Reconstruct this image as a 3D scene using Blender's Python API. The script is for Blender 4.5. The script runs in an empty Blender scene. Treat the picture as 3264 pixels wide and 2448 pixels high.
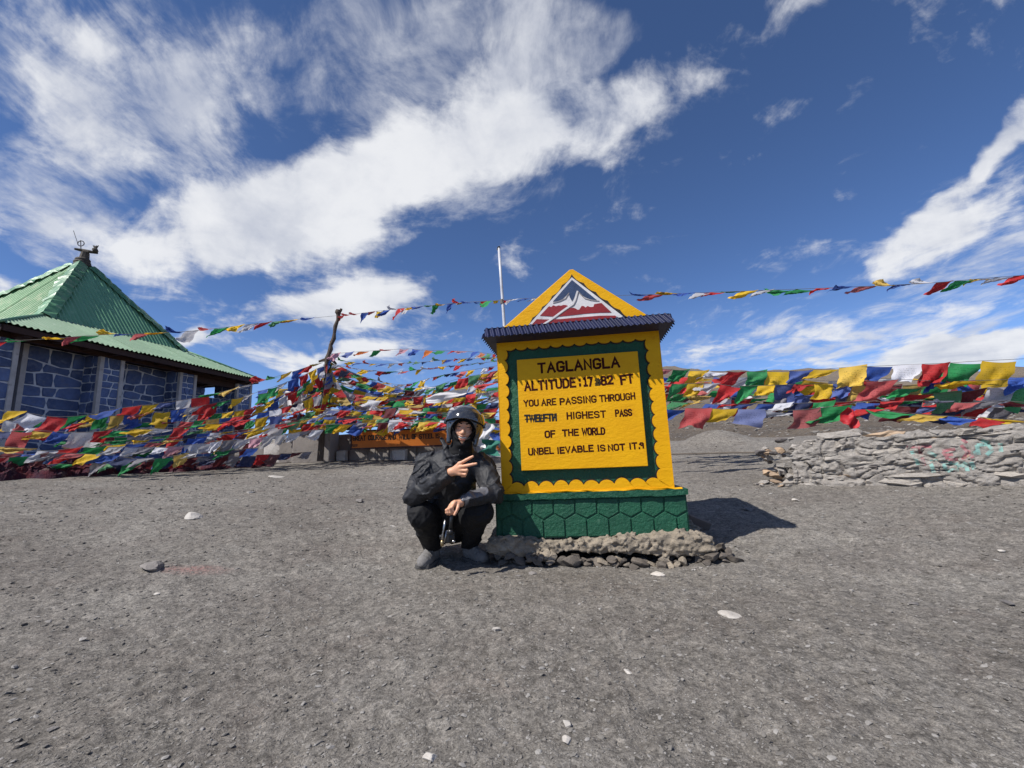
import bpy, math, random
import numpy as np
from mathutils import Matrix, Vector
from mathutils.bvhtree import BVHTree

# ------------------------------------------------------------------ camera, world, sun, exposure
sc = bpy.context.scene
C = sc.collection
F_PX, CAM_H = 1380.0, 0.70
PITCH, ROLL = math.radians(9.5), math.radians(-2.4)
CM = Matrix.Rotation(math.pi / 2 + PITCH, 3, 'X') @ Matrix.Rotation(ROLL, 3, 'Z')
cam_d = bpy.data.cameras.new('camera')
cam_d.sensor_fit = 'HORIZONTAL'; cam_d.sensor_width = 36.0
cam_d.lens = 36.0 * F_PX / 3264.0
cam_d.clip_start = 0.05; cam_d.clip_end = 9000
cam = bpy.data.objects.new('camera', cam_d); C.objects.link(cam)
cam.matrix_world = Matrix.Translation((0, 0, CAM_H)) @ CM.to_4x4()
sc.camera = cam

SUN_TO = Vector((-0.71, -0.47, 1.0)).normalized()
sun_el = math.asin(SUN_TO.z)
sun_az = math.atan2(SUN_TO.x, SUN_TO.y)

world = bpy.data.worlds.new('World'); sc.world = world; world.use_nodes = True
wt = world.node_tree; wt.nodes.clear()

class G:
    """tiny helper for node graphs"""
    def __init__(s, tree): s.t = tree
    def n(s, typ, props=None, **ins):
        nd = s.t.nodes.new(typ)
        for k, v in (props or {}).items(): setattr(nd, k, v)
        for k, v in ins.items():
            key = int(k[1:]) if k[0] == 'i' and k[1:].isdigit() else k.replace('_', ' ')
            sock = nd.inputs[key]
            if hasattr(v, 'is_linked') or isinstance(v, bpy.types.NodeSocket): s.t.links.new(v, sock)
            else: sock.default_value = v
        return nd
    def m(s, op, a, b=0.0, c=0.0, clamp=False):
        return s.n('ShaderNodeMath', {'operation': op, 'use_clamp': clamp}, i0=a, i1=b, i2=c).outputs[0]
    def vm(s, op, a, b=(0, 0, 0)):
        nd = s.n('ShaderNodeVectorMath', {'operation': op}, i0=a, i1=b)
        return nd.outputs['Value'] if op in ('DOT_PRODUCT', 'LENGTH') else nd.outputs[0]
    def noise(s, vec, scale, detail=4.0, rough=0.55, dist=0.0):
        return s.n('ShaderNodeTexNoise', Vector=vec, Scale=scale, Detail=detail, Roughness=rough, Distortion=dist).outputs[0]
    def mr(s, v, a, b, c=0.0, d=1.0, smooth=False):
        nd = s.n('ShaderNodeMapRange', {'interpolation_type': 'SMOOTHSTEP' if smooth else 'LINEAR'})
        s.t.links.new(v, nd.inputs[0])
        for i, x in enumerate((a, b, c, d)): nd.inputs[i + 1].default_value = x
        return nd.outputs[0]
    def mix(s, f, a, b, mode='MIX'):
        nd = s.t.nodes.new('ShaderNodeMix'); nd.data_type = 'RGBA'; nd.blend_type = mode
        for sock, v in ((nd.inputs[0], f), (nd.inputs[6], a), (nd.inputs[7], b)):
            if isinstance(v, bpy.types.NodeSocket): s.t.links.new(v, sock)
            else: sock.default_value = v if not isinstance(v, tuple) or len(v) == 4 else (*v, 1)
        return nd.outputs[2]
    def comb(s, x, y, z):
        return s.n('ShaderNodeCombineXYZ', i0=x, i1=y, i2=z).outputs[0]

g = G(wt)
sky = g.n('ShaderNodeTexSky')
sky.sky_type = 'NISHITA'; sky.sun_disc = False
sky.sun_elevation = sun_el; sky.sun_rotation = sun_az
sky.altitude = 5300; sky.air_density = 1.0; sky.dust_density = 0.3; sky.ozone_density = 2.5
dirv = g.n('ShaderNodeTexCoord').outputs['Generated']
Rv, Uv, Fv = CM.col[0], CM.col[1], -CM.col[2]
fF = g.vm('DOT_PRODUCT', dirv, tuple(Fv)); fR = g.vm('DOT_PRODUCT', dirv, tuple(Rv)); fU = g.vm('DOT_PRODUCT', dirv, tuple(Uv))
fFs = g.m('MAXIMUM', fF, 0.03)
uu = g.m('DIVIDE', fR, fFs); vv = g.m('DIVIDE', fU, fFs)       # directions of the sky as tangents about the view axis
sep = g.n('ShaderNodeSeparateXYZ', i0=dirv)
zz = g.m('MAXIMUM', sep.outputs[2], 0.0)
zc = g.m('ADD', zz, 0.10)
qx = g.m('DIVIDE', sep.outputs[0], zc); qy = g.m('DIVIDE', sep.outputs[1], zc)
# a flat cloud layer: streaks run away from the viewer
qs = g.comb(g.m('MULTIPLY', qx, 1.0), g.m('MULTIPLY', qy, 0.58), 0.0)
qi = g.comb(qx, qy, 3.7)
warp = g.n('ShaderNodeTexNoise', Vector=qi, Scale=1.1, Detail=3.0).outputs[1]
warpv = g.vm('SCALE', g.vm('SUBTRACT', warp, (0.5, 0.5, 0.5)))
warpv.node.inputs[3].default_value = 0.55
qs_w = g.vm('ADD', qs, warpv); qi_w = g.vm('ADD', qi, warpv)
n_streak = g.m('ADD', g.m('MULTIPLY', g.noise(qs_w, 3.0, 9.0, 0.60), .6), g.m('MULTIPLY', g.noise(g.vm('ADD', qi_w, (4.1, 7.3, 0)), 4.0, 9.0, .62), .4))
n_puff = g.noise(qi_w, 1.9, 10.0, 0.60)
uv3 = g.comb(uu, vv, 0.0)
nuv = g.n('ShaderNodeTexNoise', Vector=uv3, Scale=3.0, Detail=4.0).outputs[1]
nuvv = g.vm('SCALE', g.vm('SUBTRACT', nuv, (0.5, 0.5, 0.5))); nuvv.node.inputs[3].default_value = 0.22
uvw = g.vm('ADD', uv3, nuvv)
puff_uv = g.noise(uvw, 6.0, 8.0, 0.6)
ripple = g.noise(g.vm('ADD', qs_w, (2.2, 8.1, 0)), 13.0, 8.0, 0.66)
front = g.m('GREATER_THAN', fF, 0.03)

def blob(px, py, rx, ry, deg, w):
    """one cloud bank: centre, half sizes (pixels of the photograph), tilt, weight"""
    mp = g.n('ShaderNodeMapping', {'vector_type': 'TEXTURE'}, Vector=uvw)
    mp.inputs['Location'].default_value = ((px - 1632) / F_PX, -(py - 1224) / F_PX, 0)
    mp.inputs['Rotation'].default_value = (0, 0, math.radians(deg))
    mp.inputs['Scale'].default_value = (rx / F_PX, ry / F_PX, 1)
    ln = g.vm('LENGTH', mp.outputs[0])
    return g.m('MULTIPLY', g.mr(ln, 1.25, 0.15, 0, 1, True), w)

def total(lst):
    a = lst[0]
    for b in lst[1:]: a = g.m('ADD', a, b)
    return g.m('MULTIPLY', a, front)

thick = total([blob(*b) for b in (
    (620, 745, 440, 165, 12, 1.0), (980, 640, 420, 175, 18, 1.0), (1330, 520, 400, 150, 22, .95),
    (1750, 440, 400, 150, 14, .80), (1990, 285, 380, 140, 16, .80), (2330, 225, 150, 45, 8, .10), (1550, 300, 420, 170, 25, .55),
    (1000, 800, 380, 110, 6, .75), (1120, 965, 330, 85, 4, 1.5), (1180, 1115, 190, 55, 5, 1.0), (900, 1145, 210, 48, 0, .85),
    (420, 180, 330, 330, 60, .85), (330, 430, 330, 170, -20, .70), (760, 250, 170, 380, -10, .45),
    (30, 640, 160, 120, 0, .5), (20, 925, 130, 50, 0, .8), (650, 1080, 140, 45, 0, .9),
    (3080, 600, 430, 60, 40, .95), (3260, 400, 200, 70, 45, .8), (2940, 790, 330, 95, 26, .62), (3120, 720, 260, 90, 36, .55),
    (2640, 130, 360, 130, 14, -.75), (2980, 1095, 200, 72, 4, 2.4), (3230, 1070, 190, 66, 10, 1.8), (2740, 1150, 300, 36, 3, .9), (2640, 1045, 200, 30, 10, .55), (2250, 1125, 260, 45, 2, .5), (2180, 420, 150, 50, 10, .35),
    (2740, 300, 90, 130, -20, .30), (120, 120, 240, 200, 0, .5))])
wisp = total([blob(*b) for b in (
    (1250, 150, 760, 360, 8, 1.0), (1800, 130, 500, 230, 12, .9), (1400, 420, 420, 260, 10, .9), (300, 330, 680, 600, 20, .95), (150, 650, 300, 220, -30, .8), (1600, 600, 620, 200, 14, .62),
    (2960, 800, 560, 300, 30, .80), (3200, 850, 300, 220, 20, .7), (1250, 1080, 560, 170, 3, .62), (2600, 1090, 760, 120, 5, .82), (2640, 110, 380, 150, 14, -.45), (2880, 50, 240, 40, 26, .40), (2560, 125, 220, 26, 14, .38),
    (2000, 820, 330, 70, 10, .20), (2800, 300, 300, 330, 20, .30), (150, 1000, 260, 130, 0, .5), (680, 1080, 330, 110, 0, .5))])
back = g.m('SUBTRACT', 1.0, g.mr(fF, 0.0, 0.45))
thick = g.m('ADD', thick, g.m('MULTIPLY', back, 0.28)); wisp = g.m('ADD', wisp, g.m('MULTIPLY', back, 0.42))
mixn = g.m('ADD', g.m('MULTIPLY', n_puff, 0.50), g.m('ADD', g.m('MULTIPLY', puff_uv, 0.35), g.m('ADD', g.m('MULTIPLY', n_streak, 0.25), g.m('MULTIPLY', ripple, 0.12))))   # about 0.6
d_thick = g.mr(g.m('ADD', g.m('MINIMUM', thick, 1.5), g.m('MULTIPLY', g.m('SUBTRACT', mixn, 0.6), 5.0)), 0.26, 1.12, 0, 1, True)
d_wisp = g.mr(g.m('ADD', g.m('MINIMUM', wisp, 1.0), g.m('MULTIPLY', g.m('SUBTRACT', g.m('ADD', g.m('MULTIPLY', n_streak, .8), g.m('MULTIPLY', ripple, .2)), 0.5), 5.6)), 0.42, 1.60, 0, 0.84, True)
dens = g.m('SUBTRACT', 1.0, g.m('MULTIPLY', g.m('SUBTRACT', 1.0, d_thick), g.m('SUBTRACT', 1.0, d_wisp)))
dens = g.m('MULTIPLY', dens, 0.95)
cl_shade = g.mr(g.m('ADD', g.m('MULTIPLY', n_puff, .6), g.m('MULTIPLY', puff_uv, .4)), 0.33, 0.62, 0, 1, True)
cl_col = g.mix(cl_shade, (4.9, 5.2, 6.0), (7.6, 7.7, 7.95))
hz = g.mr(zz, 0.0, 0.35, 1, 0, True)
sky_c = g.mix(1.0, sky.outputs[0], (1.03, 1.20, 1.42), 'MULTIPLY')
sky_h = g.mix(g.m('MULTIPLY', hz, 0.34), sky_c, (3.0, 4.7, 7.8))
final = g.mix(dens, sky_h, cl_col)
bg = g.n('ShaderNodeBackground', Color=final, Strength=0.10)
wo = g.n('ShaderNodeOutputWorld'); wt.links.new(bg.outputs[0], wo.inputs[0])
world.cycles.sampling_method = 'MANUAL'; world.cycles.sample_map_resolution = 512

sd = bpy.data.lights.new('sun', 'SUN'); sd.energy = 5.0; sd.angle = math.radians(0.5); sd.color = (1.0, 0.955, 0.90)
so = bpy.data.objects.new('sun', sd); C.objects.link(so)
so.rotation_euler = SUN_TO.to_track_quat('Z', 'Y').to_euler(); so.location = SUN_TO * 40
vs = sc.view_settings
vs.view_transform = 'Standard'; vs.look = 'None'; vs.exposure = 0.20; vs.gamma = 1.0; vs.use_curve_mapping = False
sc.display_settings.display_device = 'sRGB'

# ------------------------------------------------------------------ helpers
random.seed(7); rnd = random.Random(11); nrng = np.random.default_rng(5)
CAMP = Vector((0, 0, CAM_H))
def ray(px, py): return CM @ Vector(((px - 1632) / F_PX, -(py - 1224) / F_PX, -1))
def at(px, py, Y):
    d = ray(px, py); return CAMP + d * (Y / d.y)
def on_plane(px, py, o, nrm):
    d = ray(px, py); return CAMP + d * ((o - CAMP).dot(nrm) / d.dot(nrm))

_T3 = np.random.default_rng(3).random((32, 32, 32)).astype(np.float32)
def vnoise3(x, y, z):
    x = np.asarray(x, np.float32); y = np.asarray(y, np.float32); z = np.asarray(z, np.float32)
    xi = np.floor(x); yi = np.floor(y); zi = np.floor(z)
    fx, fy, fz = x - xi, y - yi, z - zi
    fx = fx * fx * (3 - 2 * fx); fy = fy * fy * (3 - 2 * fy); fz = fz * fz * (3 - 2 * fz)
    a = xi.astype(np.int64) & 31; b = yi.astype(np.int64) & 31; c = zi.astype(np.int64) & 31
    a1, b1, c1 = (a + 1) & 31, (b + 1) & 31, (c + 1) & 31
    L = lambda p, q, t: p + (q - p) * t
    return L(L(L(_T3[a, b, c], _T3[a1, b, c], fx), L(_T3[a, b1, c], _T3[a1, b1, c], fx), fy),
             L(L(_T3[a, b, c1], _T3[a1, b, c1], fx), L(_T3[a, b1, c1], _T3[a1, b1, c1], fx), fy), fz) * 2 - 1
_T2 = np.random.default_rng(4).random((256, 256)).astype(np.float64)
def vnoise2(x, y):
    xi = np.floor(x); yi = np.floor(y); fx = x - xi; fy = y - yi
    fx = fx * fx * (3 - 2 * fx); fy = fy * fy * (3 - 2 * fy)
    a = xi.astype(np.int64) & 255; b = yi.astype(np.int64) & 255; a1 = (a + 1) & 255; b1 = (b + 1) & 255
    L = lambda p, q, t: p + (q - p) * t
    return L(L(_T2[a, b], _T2[a1, b], fx), L(_T2[a, b1], _T2[a1, b1], fx), fy) * 2 - 1
def fbm2(x, y, o=4):
    s = 0; A = 1.0
    for i in range(o):
        s = s + A * vnoise2(x * 2 ** i + 17.3 * i, y * 2 ** i + 9.1 * i); A *= .5
    return s

def prop(o, label=None, cat=None, group=None, kind=None):
    if label: o['label'] = label
    if cat: o['category'] = cat
    if group: o['group'] = group
    if kind: o['kind'] = kind
    return o
def empty(name, loc=(0, 0, 0), rz=0.0):
    o = bpy.data.objects.new(name, None); C.objects.link(o); o.location = loc; o.rotation_euler = (0, 0, rz)
    o.empty_display_size = 0.1
    return o
def mesh_obj(name, verts, faces, mat=None, parent=None, smooth=False):
    me = bpy.data.meshes.new(name)
    me.from_pydata([tuple(v) for v in verts] if not isinstance(verts, np.ndarray) else verts.tolist(), [], faces if isinstance(faces, list) else faces.tolist())
    if smooth: me.polygons.foreach_set('use_smooth', [True] * len(me.polygons))
    me.update()
    return link(name, me, mat, parent)
def link(name, me, mat=None, parent=None):
    o = bpy.data.objects.new(name, me); C.objects.link(o)
    if mat and not me.materials: me.materials.append(mat)
    if parent: o.parent = parent
    return o

class MB:
    """collects shapes into one mesh"""
    def __init__(s): s.v = []; s.f = []
    def add(s, v, f):
        k = len(s.v); s.v += [tuple(p) for p in v]; s.f += [tuple(i + k for i in q) for q in f]; return s
    def box(s, x0, x1, y0, y1, z0, z1, M=None):
        v = [Vector(p) for p in ((x0, y0, z0), (x1, y0, z0), (x1, y1, z0), (x0, y1, z0), (x0, y0, z1), (x1, y0, z1), (x1, y1, z1), (x0, y1, z1))]
        if M: v = [M @ p for p in v]
        return s.add(v, [(0, 3, 2, 1), (4, 5, 6, 7), (0, 1, 5, 4), (1, 2, 6, 5), (2, 3, 7, 6), (3, 0, 4, 7)])
    def prism(s, pts, y0, y1, M=None):
        """outline in (x, z), counter-clockwise seen from -y; extruded from y0 (front) to y1 (back)"""
        n = len(pts)
        v = [Vector((a, y0, b)) for a, b in pts] + [Vector((a, y1, b)) for a, b in pts]
        if M: v = [M @ p for p in v]
        f = [tuple(range(n)), tuple(range(2 * n - 1, n - 1, -1))] + [(i, i + n, (i + 1) % n + n, (i + 1) % n) for i in range(n)]
        return s.add(v, f)
    def tube(s, pts, rad, seg=8, cap=True):
        pts = [Vector(p) for p in pts]; n = len(pts)
        if not hasattr(rad, '__len__'): rad = [rad] * n
        rings = []; up = Vector((0.13, 0.31, 0.94)).normalized(); vv_ = []
        for i, p in enumerate(pts):
            t = (pts[min(i + 1, n - 1)] - pts[max(i - 1, 0)]).normalized()
            if abs(t.dot(up)) > .95: up = Vector((1, .2, 0)).normalized()
            a = t.cross(up).normalized(); b = t.cross(a).normalized()
            for k in range(seg):
                an = 2 * math.pi * k / seg
                vv_.append(p + (a * math.cos(an) + b * math.sin(an)) * rad[i])
        f = [(i * seg + k, i * seg + (k + 1) % seg, (i + 1) * seg + (k + 1) % seg, (i + 1) * seg + k) for i in range(n - 1) for k in range(seg)]
        if cap: f += [tuple(range(seg))[::-1], tuple(range((n - 1) * seg, n * seg))]
        return s.add(vv_, f)
    def build(s, name, mat=None, parent=None, smooth=False, bevel=0.0):
        o = mesh_obj(name, s.v, s.f, mat, parent, smooth)
        if bevel:
            md = o.modifiers.new('bevel', 'BEVEL'); md.width = bevel; md.segments = 2; md.limit_method = 'ANGLE'
        return o

# ------------------------------------------------------------------ materials
def new_mat(name):
    m = bpy.data.materials.new(name); m.use_nodes = True
    t = m.node_tree; t.nodes.clear(); gg = G(t)
    bs = gg.n('ShaderNodeBsdfPrincipled'); out = gg.n('ShaderNodeOutputMaterial'); t.links.new(bs.outputs[0], out.inputs[0])
    return m, gg, bs, out
def paint(name, col, col2=None, rough=0.55, scale=6.0, bump=0.3, bscale=40.0, bdist=0.004, spec=0.4, dirt=None, dscale=3.0, dmin=.52, dmax=.7, aniso=(1, 1, 1), met=0.0, objrand=0.0):
    m, gg, bs, out = new_mat(name)
    tc = gg.n('ShaderNodeTexCoord').outputs['Object']
    mp = gg.n('ShaderNodeMapping', Vector=tc); mp.inputs['Scale'].default_value = aniso
    v = mp.outputs[0]
    if objrand:
        oi = gg.n('ShaderNodeObjectInfo').outputs['Random']
        off = gg.comb(gg.m('MULTIPLY', oi, 37.0), gg.m('MULTIPLY', oi, 91.0), gg.m('MULTIPLY', oi, 53.0))
        v = gg.vm('ADD', v, off)
    n1 = gg.noise(v, scale, 6.0, 0.6)
    c = gg.mix(gg.mr(n1, .3, .7), col, col2 or tuple(x * .8 for x in col))
    if objrand:
        c = gg.mix(1.0, c, gg.comb(*[gg.mr(oi, 0, 1, 1 - objrand, 1 + objrand)] * 3), 'MULTIPLY')
    if dirt:
        n2 = gg.noise(gg.vm('ADD', v, (5.2, 1.3, 8.8)), dscale, 8.0, 0.68)
        c = gg.mix(gg.mr(n2, dmin, dmax, 0, .85), c, dirt)
    gg.t.links.new(c, bs.inputs['Base Color'])
    bs.inputs['Roughness'].default_value = rough; bs.inputs['Specular IOR Level'].default_value = spec; bs.inputs['Metallic'].default_value = met
    if bump:
        b1 = gg.noise(v, bscale, 8.0, 0.65)
        bp = gg.n('ShaderNodeBump', Strength=bump, Distance=bdist, Height=b1)
        gg.t.links.new(bp.outputs[0], bs.inputs['Normal'])
    return m

def ground_mat(name, tan=False):
    m, gg, bs, out = new_mat(name)
    tc = gg.n('ShaderNodeTexCoord').outputs['Object']
    big = gg.noise(tc, 0.55, 5.0, .55); mid = gg.noise(gg.vm('ADD', tc, (9, 3, 1)), 3.0, 7.0, .62); fine = gg.noise(tc, 55.0, 8.0, .75)
    grit = gg.noise(tc, 190.0, 3.0, .7)
    a, b = ((.20, .160, .118), (.145, .122, .098)) if tan else ((.232, .215, .190), (.170, .154, .134))
    c = gg.mix(gg.mr(big, .35, .65), a, b)
    c = gg.mix(gg.mr(mid, .56, .76, 0, .38), c, (.145, .112, .092))
    c = gg.mix(gg.mr(mid, .44, .26, 0, .45), c, (.255, .240, .216))
    huge = gg.noise(gg.vm('MULTIPLY', tc, (.5, 1.1, 1)), 1.1, 6.0, .6, 1.2)
    c = gg.mix(gg.mr(huge, .48, .70, 0, .42), c, (.118, .100, .088))
    med = gg.noise(gg.vm('ADD', tc, (3, 8, 2)), 15.0, 6.0, .68, .6)
    c = gg.mix(1.0, c, gg.comb(*[gg.mr(med, .32, .68, .62, 1.36)] * 3), 'MULTIPLY')
    c = gg.mix(1.0, c, gg.comb(*[gg.mr(fine, .32, .68, .45, 1.55)] * 3), 'MULTIPLY')
    c = gg.mix(1.0, c, gg.comb(*[gg.mr(grit, .3, .7, .62, 1.40)] * 3), 'MULTIPLY')
    vo = gg.n('ShaderNodeTexVoronoi', Vector=gg.vm('ADD', tc, gg.comb(gg.m('MULTIPLY', mid, .05), gg.m('MULTIPLY', fine, .02), 0.0)), Scale=48.0)
    vcol = gg.n('ShaderNodeSeparateColor', i0=vo.outputs['Color'])
    pick = gg.m('MULTIPLY', gg.m('GREATER_THAN', vcol.outputs[0], .80), gg.mr(vo.outputs['Distance'], .34, .22))
    c = gg.mix(gg.m('MULTIPLY', pick, .5), c, (.36, .335, .30))
    if not tan:   # a faint pink smear of spilled powder beside the grey rock
        d = gg.vm('LENGTH', gg.vm('MULTIPLY', gg.vm('SUBTRACT', tc, (-2.10, 2.92, 0.1)), (3.0, 8.5, 0)))
        c = gg.mix(gg.m('MULTIPLY', gg.mr(d, .9, .1), gg.mr(fine, .4, .6, 0, .5)), c, (.42, .12, .11))
    gg.t.links.new(c, bs.inputs['Base Color'])
    bs.inputs['Roughness'].default_value = .95; bs.inputs['Specular IOR Level'].default_value = .15
    h = gg.m('ADD', gg.m('ADD', gg.m('MULTIPLY', med, 1.6), fine), gg.m('ADD', gg.m('MULTIPLY', pick, .35), gg.m('MULTIPLY', grit, .35)))
    bp = gg.n('ShaderNodeBump', Strength=.9, Distance=.012 if not tan else .05, Height=h)
    gg.t.links.new(bp.outputs[0], bs.inputs['Normal'])
    return m

def rock_mat(name, c1, c2, c3, scale=5.0, bd=.012):
    m, gg, bs, out = new_mat(name)
    tc = gg.n('ShaderNodeTexCoord').outputs['Object']
    oi = gg.n('ShaderNodeObjectInfo').outputs['Random']
    v = gg.vm('ADD', tc, gg.comb(gg.m('MULTIPLY', oi, 37.0), gg.m('MULTIPLY', oi, 91.0), gg.m('MULTIPLY', oi, 53.0)))
    mp = gg.n('ShaderNodeMapping', Vector=v); mp.inputs['Scale'].default_value = (1, 1, 2.2)
    n1 = gg.noise(mp.outputs[0], scale, 9.0, .68); n2 = gg.noise(mp.outputs[0], scale * 6, 8.0, .75, 0.4)
    c = gg.mix(gg.mr(n1, .35, .65), c1, c2)
    c = gg.mix(gg.mr(n2, .52, .72, 0, .6), c, c3)
    c = gg.mix(1.0, c, gg.comb(gg.mr(oi, 0, 1, .78, 1.18), gg.mr(oi, 0, 1, .78, 1.15), gg.mr(oi, 0, 1, .78, 1.10)), 'MULTIPLY')
    gg.t.links.new(c, bs.inputs['Base Color']); bs.inputs['Roughness'].default_value = .9; bs.inputs['Specular IOR Level'].default_value = .2
    bp = gg.n('ShaderNodeBump', Strength=.85, Distance=bd, Height=gg.m('ADD', n1, gg.m('MULTIPLY', n2, .6)))
    gg.t.links.new(bp.outputs[0], bs.inputs['Normal'])
    return m

def cloth_mat(name, col):
    m, gg, bs, out = new_mat(name)
    tc = gg.n('ShaderNodeTexCoord').outputs['UV']
    oi = gg.n('ShaderNodeObjectInfo').outputs['Random']
    v3 = gg.vm('ADD', tc, gg.comb(gg.m('MULTIPLY', oi, 31.0), gg.m('MULTIPLY', oi, 17.0), 0.0))
    s = gg.n('ShaderNodeSeparateXYZ', i0=tc)
    # faded block print: rows of small marks inside a margin
    rows = gg.m('GREATER_THAN', gg.m('FRACT', gg.m('MULTIPLY', s.outputs[1], 11.0)), .45)
    marks = gg.noise(gg.vm('MULTIPLY', v3, (26, 11, 1)), 1.0, 2.0, .5)
    inside = gg.m('MULTIPLY', gg.m('MULTIPLY', gg.m('GREATER_THAN', s.outputs[0], .14), gg.m('LESS_THAN', s.outputs[0], .86)),
                  gg.m('MULTIPLY', gg.m('GREATER_THAN', s.outputs[1], .14), gg.m('LESS_THAN', s.outputs[1], .84)))
    ink = gg.m('MULTIPLY', gg.m('MULTIPLY', rows, gg.m('GREATER_THAN', marks, .52)), inside)
    wear = gg.noise(gg.vm('MULTIPLY', v3, (3, 3, 1)), 1.0, 4.0, .6)
    c = gg.mix(gg.mr(wear, .3, .7, .04, .42), col, tuple(min(.75, x * .65 + .12) for x in col))
    c = gg.mix(1.0, c, gg.comb(*[gg.mr(oi, 0, 1, .72, 1.12)] * 3), 'MULTIPLY')
    c = gg.mix(gg.mr(gg.m('FRACT', gg.m('MULTIPLY', oi, 7.31)), .70, 1, 0, .40), c, (.34, .32, .31))
    c = gg.mix(gg.m('MULTIPLY', ink, .38), c, tuple(x * .18 for x in col))
    gg.t.links.new(c, bs.inputs['Base Color']); bs.inputs['Roughness'].default_value = .75; bs.inputs['Specular IOR Level'].default_value = .25
    tr = gg.n('ShaderNodeBsdfTranslucent', Color=c)
    mx = gg.n('ShaderNodeMixShader', i0=.36, i1=bs.outputs[0], i2=tr.outputs[0])
    gg.t.links.new(mx.outputs[0], out.inputs[0])
    return m

M = {}
M['ground'] = ground_mat('gravel_ground'); M['hill'] = ground_mat('hill_slope', True)
M['pebble'] = rock_mat('pebble_stone', (.235, .220, .200), (.18, .168, .152), (.34, .32, .29), 9.0, .004)
M['yellow'] = paint('yellow_paint', (.74, .385, .004), (.67, .325, .003), .55, 3.0, .5, 24, .007, .18, dirt=(.50, .20, .006), dscale=5, dmin=.60, dmax=.80, aniso=(1, 1, 2.2))
M['green'] = paint('dark_green_paint', (.010, .095, .048), (.007, .062, .034), .55, 5.0, 1.0, 42, .011, .4, dirt=(.07, .17, .11), dscale=14, dmin=.60, dmax=.76)
M['navy'] = paint('navy_paint', (.012, .018, .070), (.006, .009, .032), .55, 5.0, .5, 40, .004, .3, dirt=(.16, .17, .22), dscale=30, dmin=.66, dmax=.74)
M['black'] = paint('black_outline_paint', (.016, .011, .010), None, .6, 5, .2)
M['maroon'] = paint('maroon_letter_paint', (.050, .007, .005), (.032, .005, .004), .7, 20, .3, spec=.1)
M['ink'] = paint('black_marker_paint', (.012, .010, .008), None, .5, 20, .2)
M['red'] = paint('emblem_red', (.26, .014, .018), (.19, .010, .014), .5, 8, .5, 40, .004, dirt=(.45, .3, .28), dscale=30, dmin=.68, dmax=.8)
M['embl_blue'] = paint('emblem_navy', (.028, .055, .125), (.018, .036, .085), .55, 14, .5, 40, .004)
M['white'] = paint('white_paint', (.66, .64, .63), (.52, .50, .50), .6, 8, .5, 40, .004, dirt=(.35, .32, .31), dscale=9, dmin=.58, dmax=.75)
M['greypaint'] = paint('grey_outline_paint', (.22, .20, .20), None, .6, 8, .4)
M['concrete'] = rock_mat('rubble_concrete', (.33, .285, .225), (.17, .148, .12), (.43, .38, .31), 9.0, .02)
M['rubble'] = rock_mat('rubble_stone', (.15, .13, .112), (.10, .088, .076), (.25, .225, .195), 9.0, .01)
M['wallstone'] = rock_mat('wall_stone', (.47, .44, .405), (.31, .287, .26), (.58, .55, .51), 9.0, .040)
M['walltan'] = rock_mat('tan_wall_stone', (.42, .30, .20), (.33, .25, .18), (.5, .42, .33), 7.0, .014)
M['walldark'] = rock_mat('dark_wall_stone', (.15, .135, .13), (.095, .088, .086), (.22, .20, .19), 7.0, .014)
M['mortar'] = rock_mat('wall_mortar', (.43, .405, .375), (.26, .24, .222), (.54, .51, .47), 12.0, .035)
M['bluestone'] = paint('blue_painted_stone', (.115, .170, .33), (.065, .098, .205), .6, 4.0, 1.0, 16, .03, .35, dirt=(.16, .19, .28), dscale=7, dmin=.5, dmax=.68, objrand=.38)
M['tmortar'] = paint('pale_mortar', (.66, .69, .73), (.52, .55, .60), .8, 6, .5, 40, .006)
M['trim'] = paint('weathered_white_trim', (.52, .50, .49), (.38, .36, .35), .7, 5, .4, 40, .004, dirt=(.16, .14, .13), dscale=8, dmin=.58, dmax=.72)
M['rooflight'] = paint('sunlit_skirt_tin', (.25, .37, .235), (.20, .305, .19), .42, 1.6, .25, 12, .006, .5, dirt=(.36, .44, .32), dscale=7, dmin=.56, dmax=.7, objrand=.08)  # low-pitched skirt: its stronger sunlight is put into the paler colour
M['roofdark'] = paint('green_tin', (.165, .36, .20), (.115, .28, .15), .45, 1.6, .25, 12, .006, .5, dirt=(.22, .40, .25), dscale=5, dmin=.55, dmax=.7, objrand=.10)  # less lit copy of the upper tin; roofsun carries the sunlit tone
M['roofsun'] = paint('sunlit_worn_green_tin', (.18, .35, .16), (.12, .28, .115), .45, 2.2, .5, 9, .01, .5, dirt=(.40, .46, .27), dscale=3.2, dmin=.54, dmax=.66, objrand=.10)  # sun-facing copy of the upper tin: sunlight in the colour, plus worn patches
M['cap'] = paint('ridge_cap_tin', (.115, .285, .135), (.075, .205, .095), .42, 2.5, .8, 7, .02, .5, dirt=(.04, .08, .05), dscale=4, dmin=.6, dmax=.72, objrand=.15)
M['brownwood'] = paint('dark_brown_timber', (.055, .026, .018), (.032, .016, .012), .65, 6, .4, 30, .005, .3, aniso=(1, 1, .3))
M['finial'] = paint('weathered_finial', (.10, .085, .065), (.05, .042, .034), .8, 9, .8, 30, .01)
M['metal'] = paint('dark_iron', (.06, .058, .055), None, .45, 9, .3, met=.7)
M['polewood'] = paint('grey_dead_wood', (.12, .095, .075), (.055, .043, .036), .85, 12, .9, 24, .02, .2, aniso=(1, 1, .35))
M['whitepole'] = paint('white_flagpole_paint', (.62, .62, .64), (.45, .45, .47), .4, 6, .1)
M['rope'] = paint('grey_rope', (.20, .18, .16), (.11, .10, .09), .8, 40, .3)
M['orange'] = paint('orange_board_paint', (.58, .17, .018), (.50, .14, .015), .5, 2.0, .25, 30, .003, .35)
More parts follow.
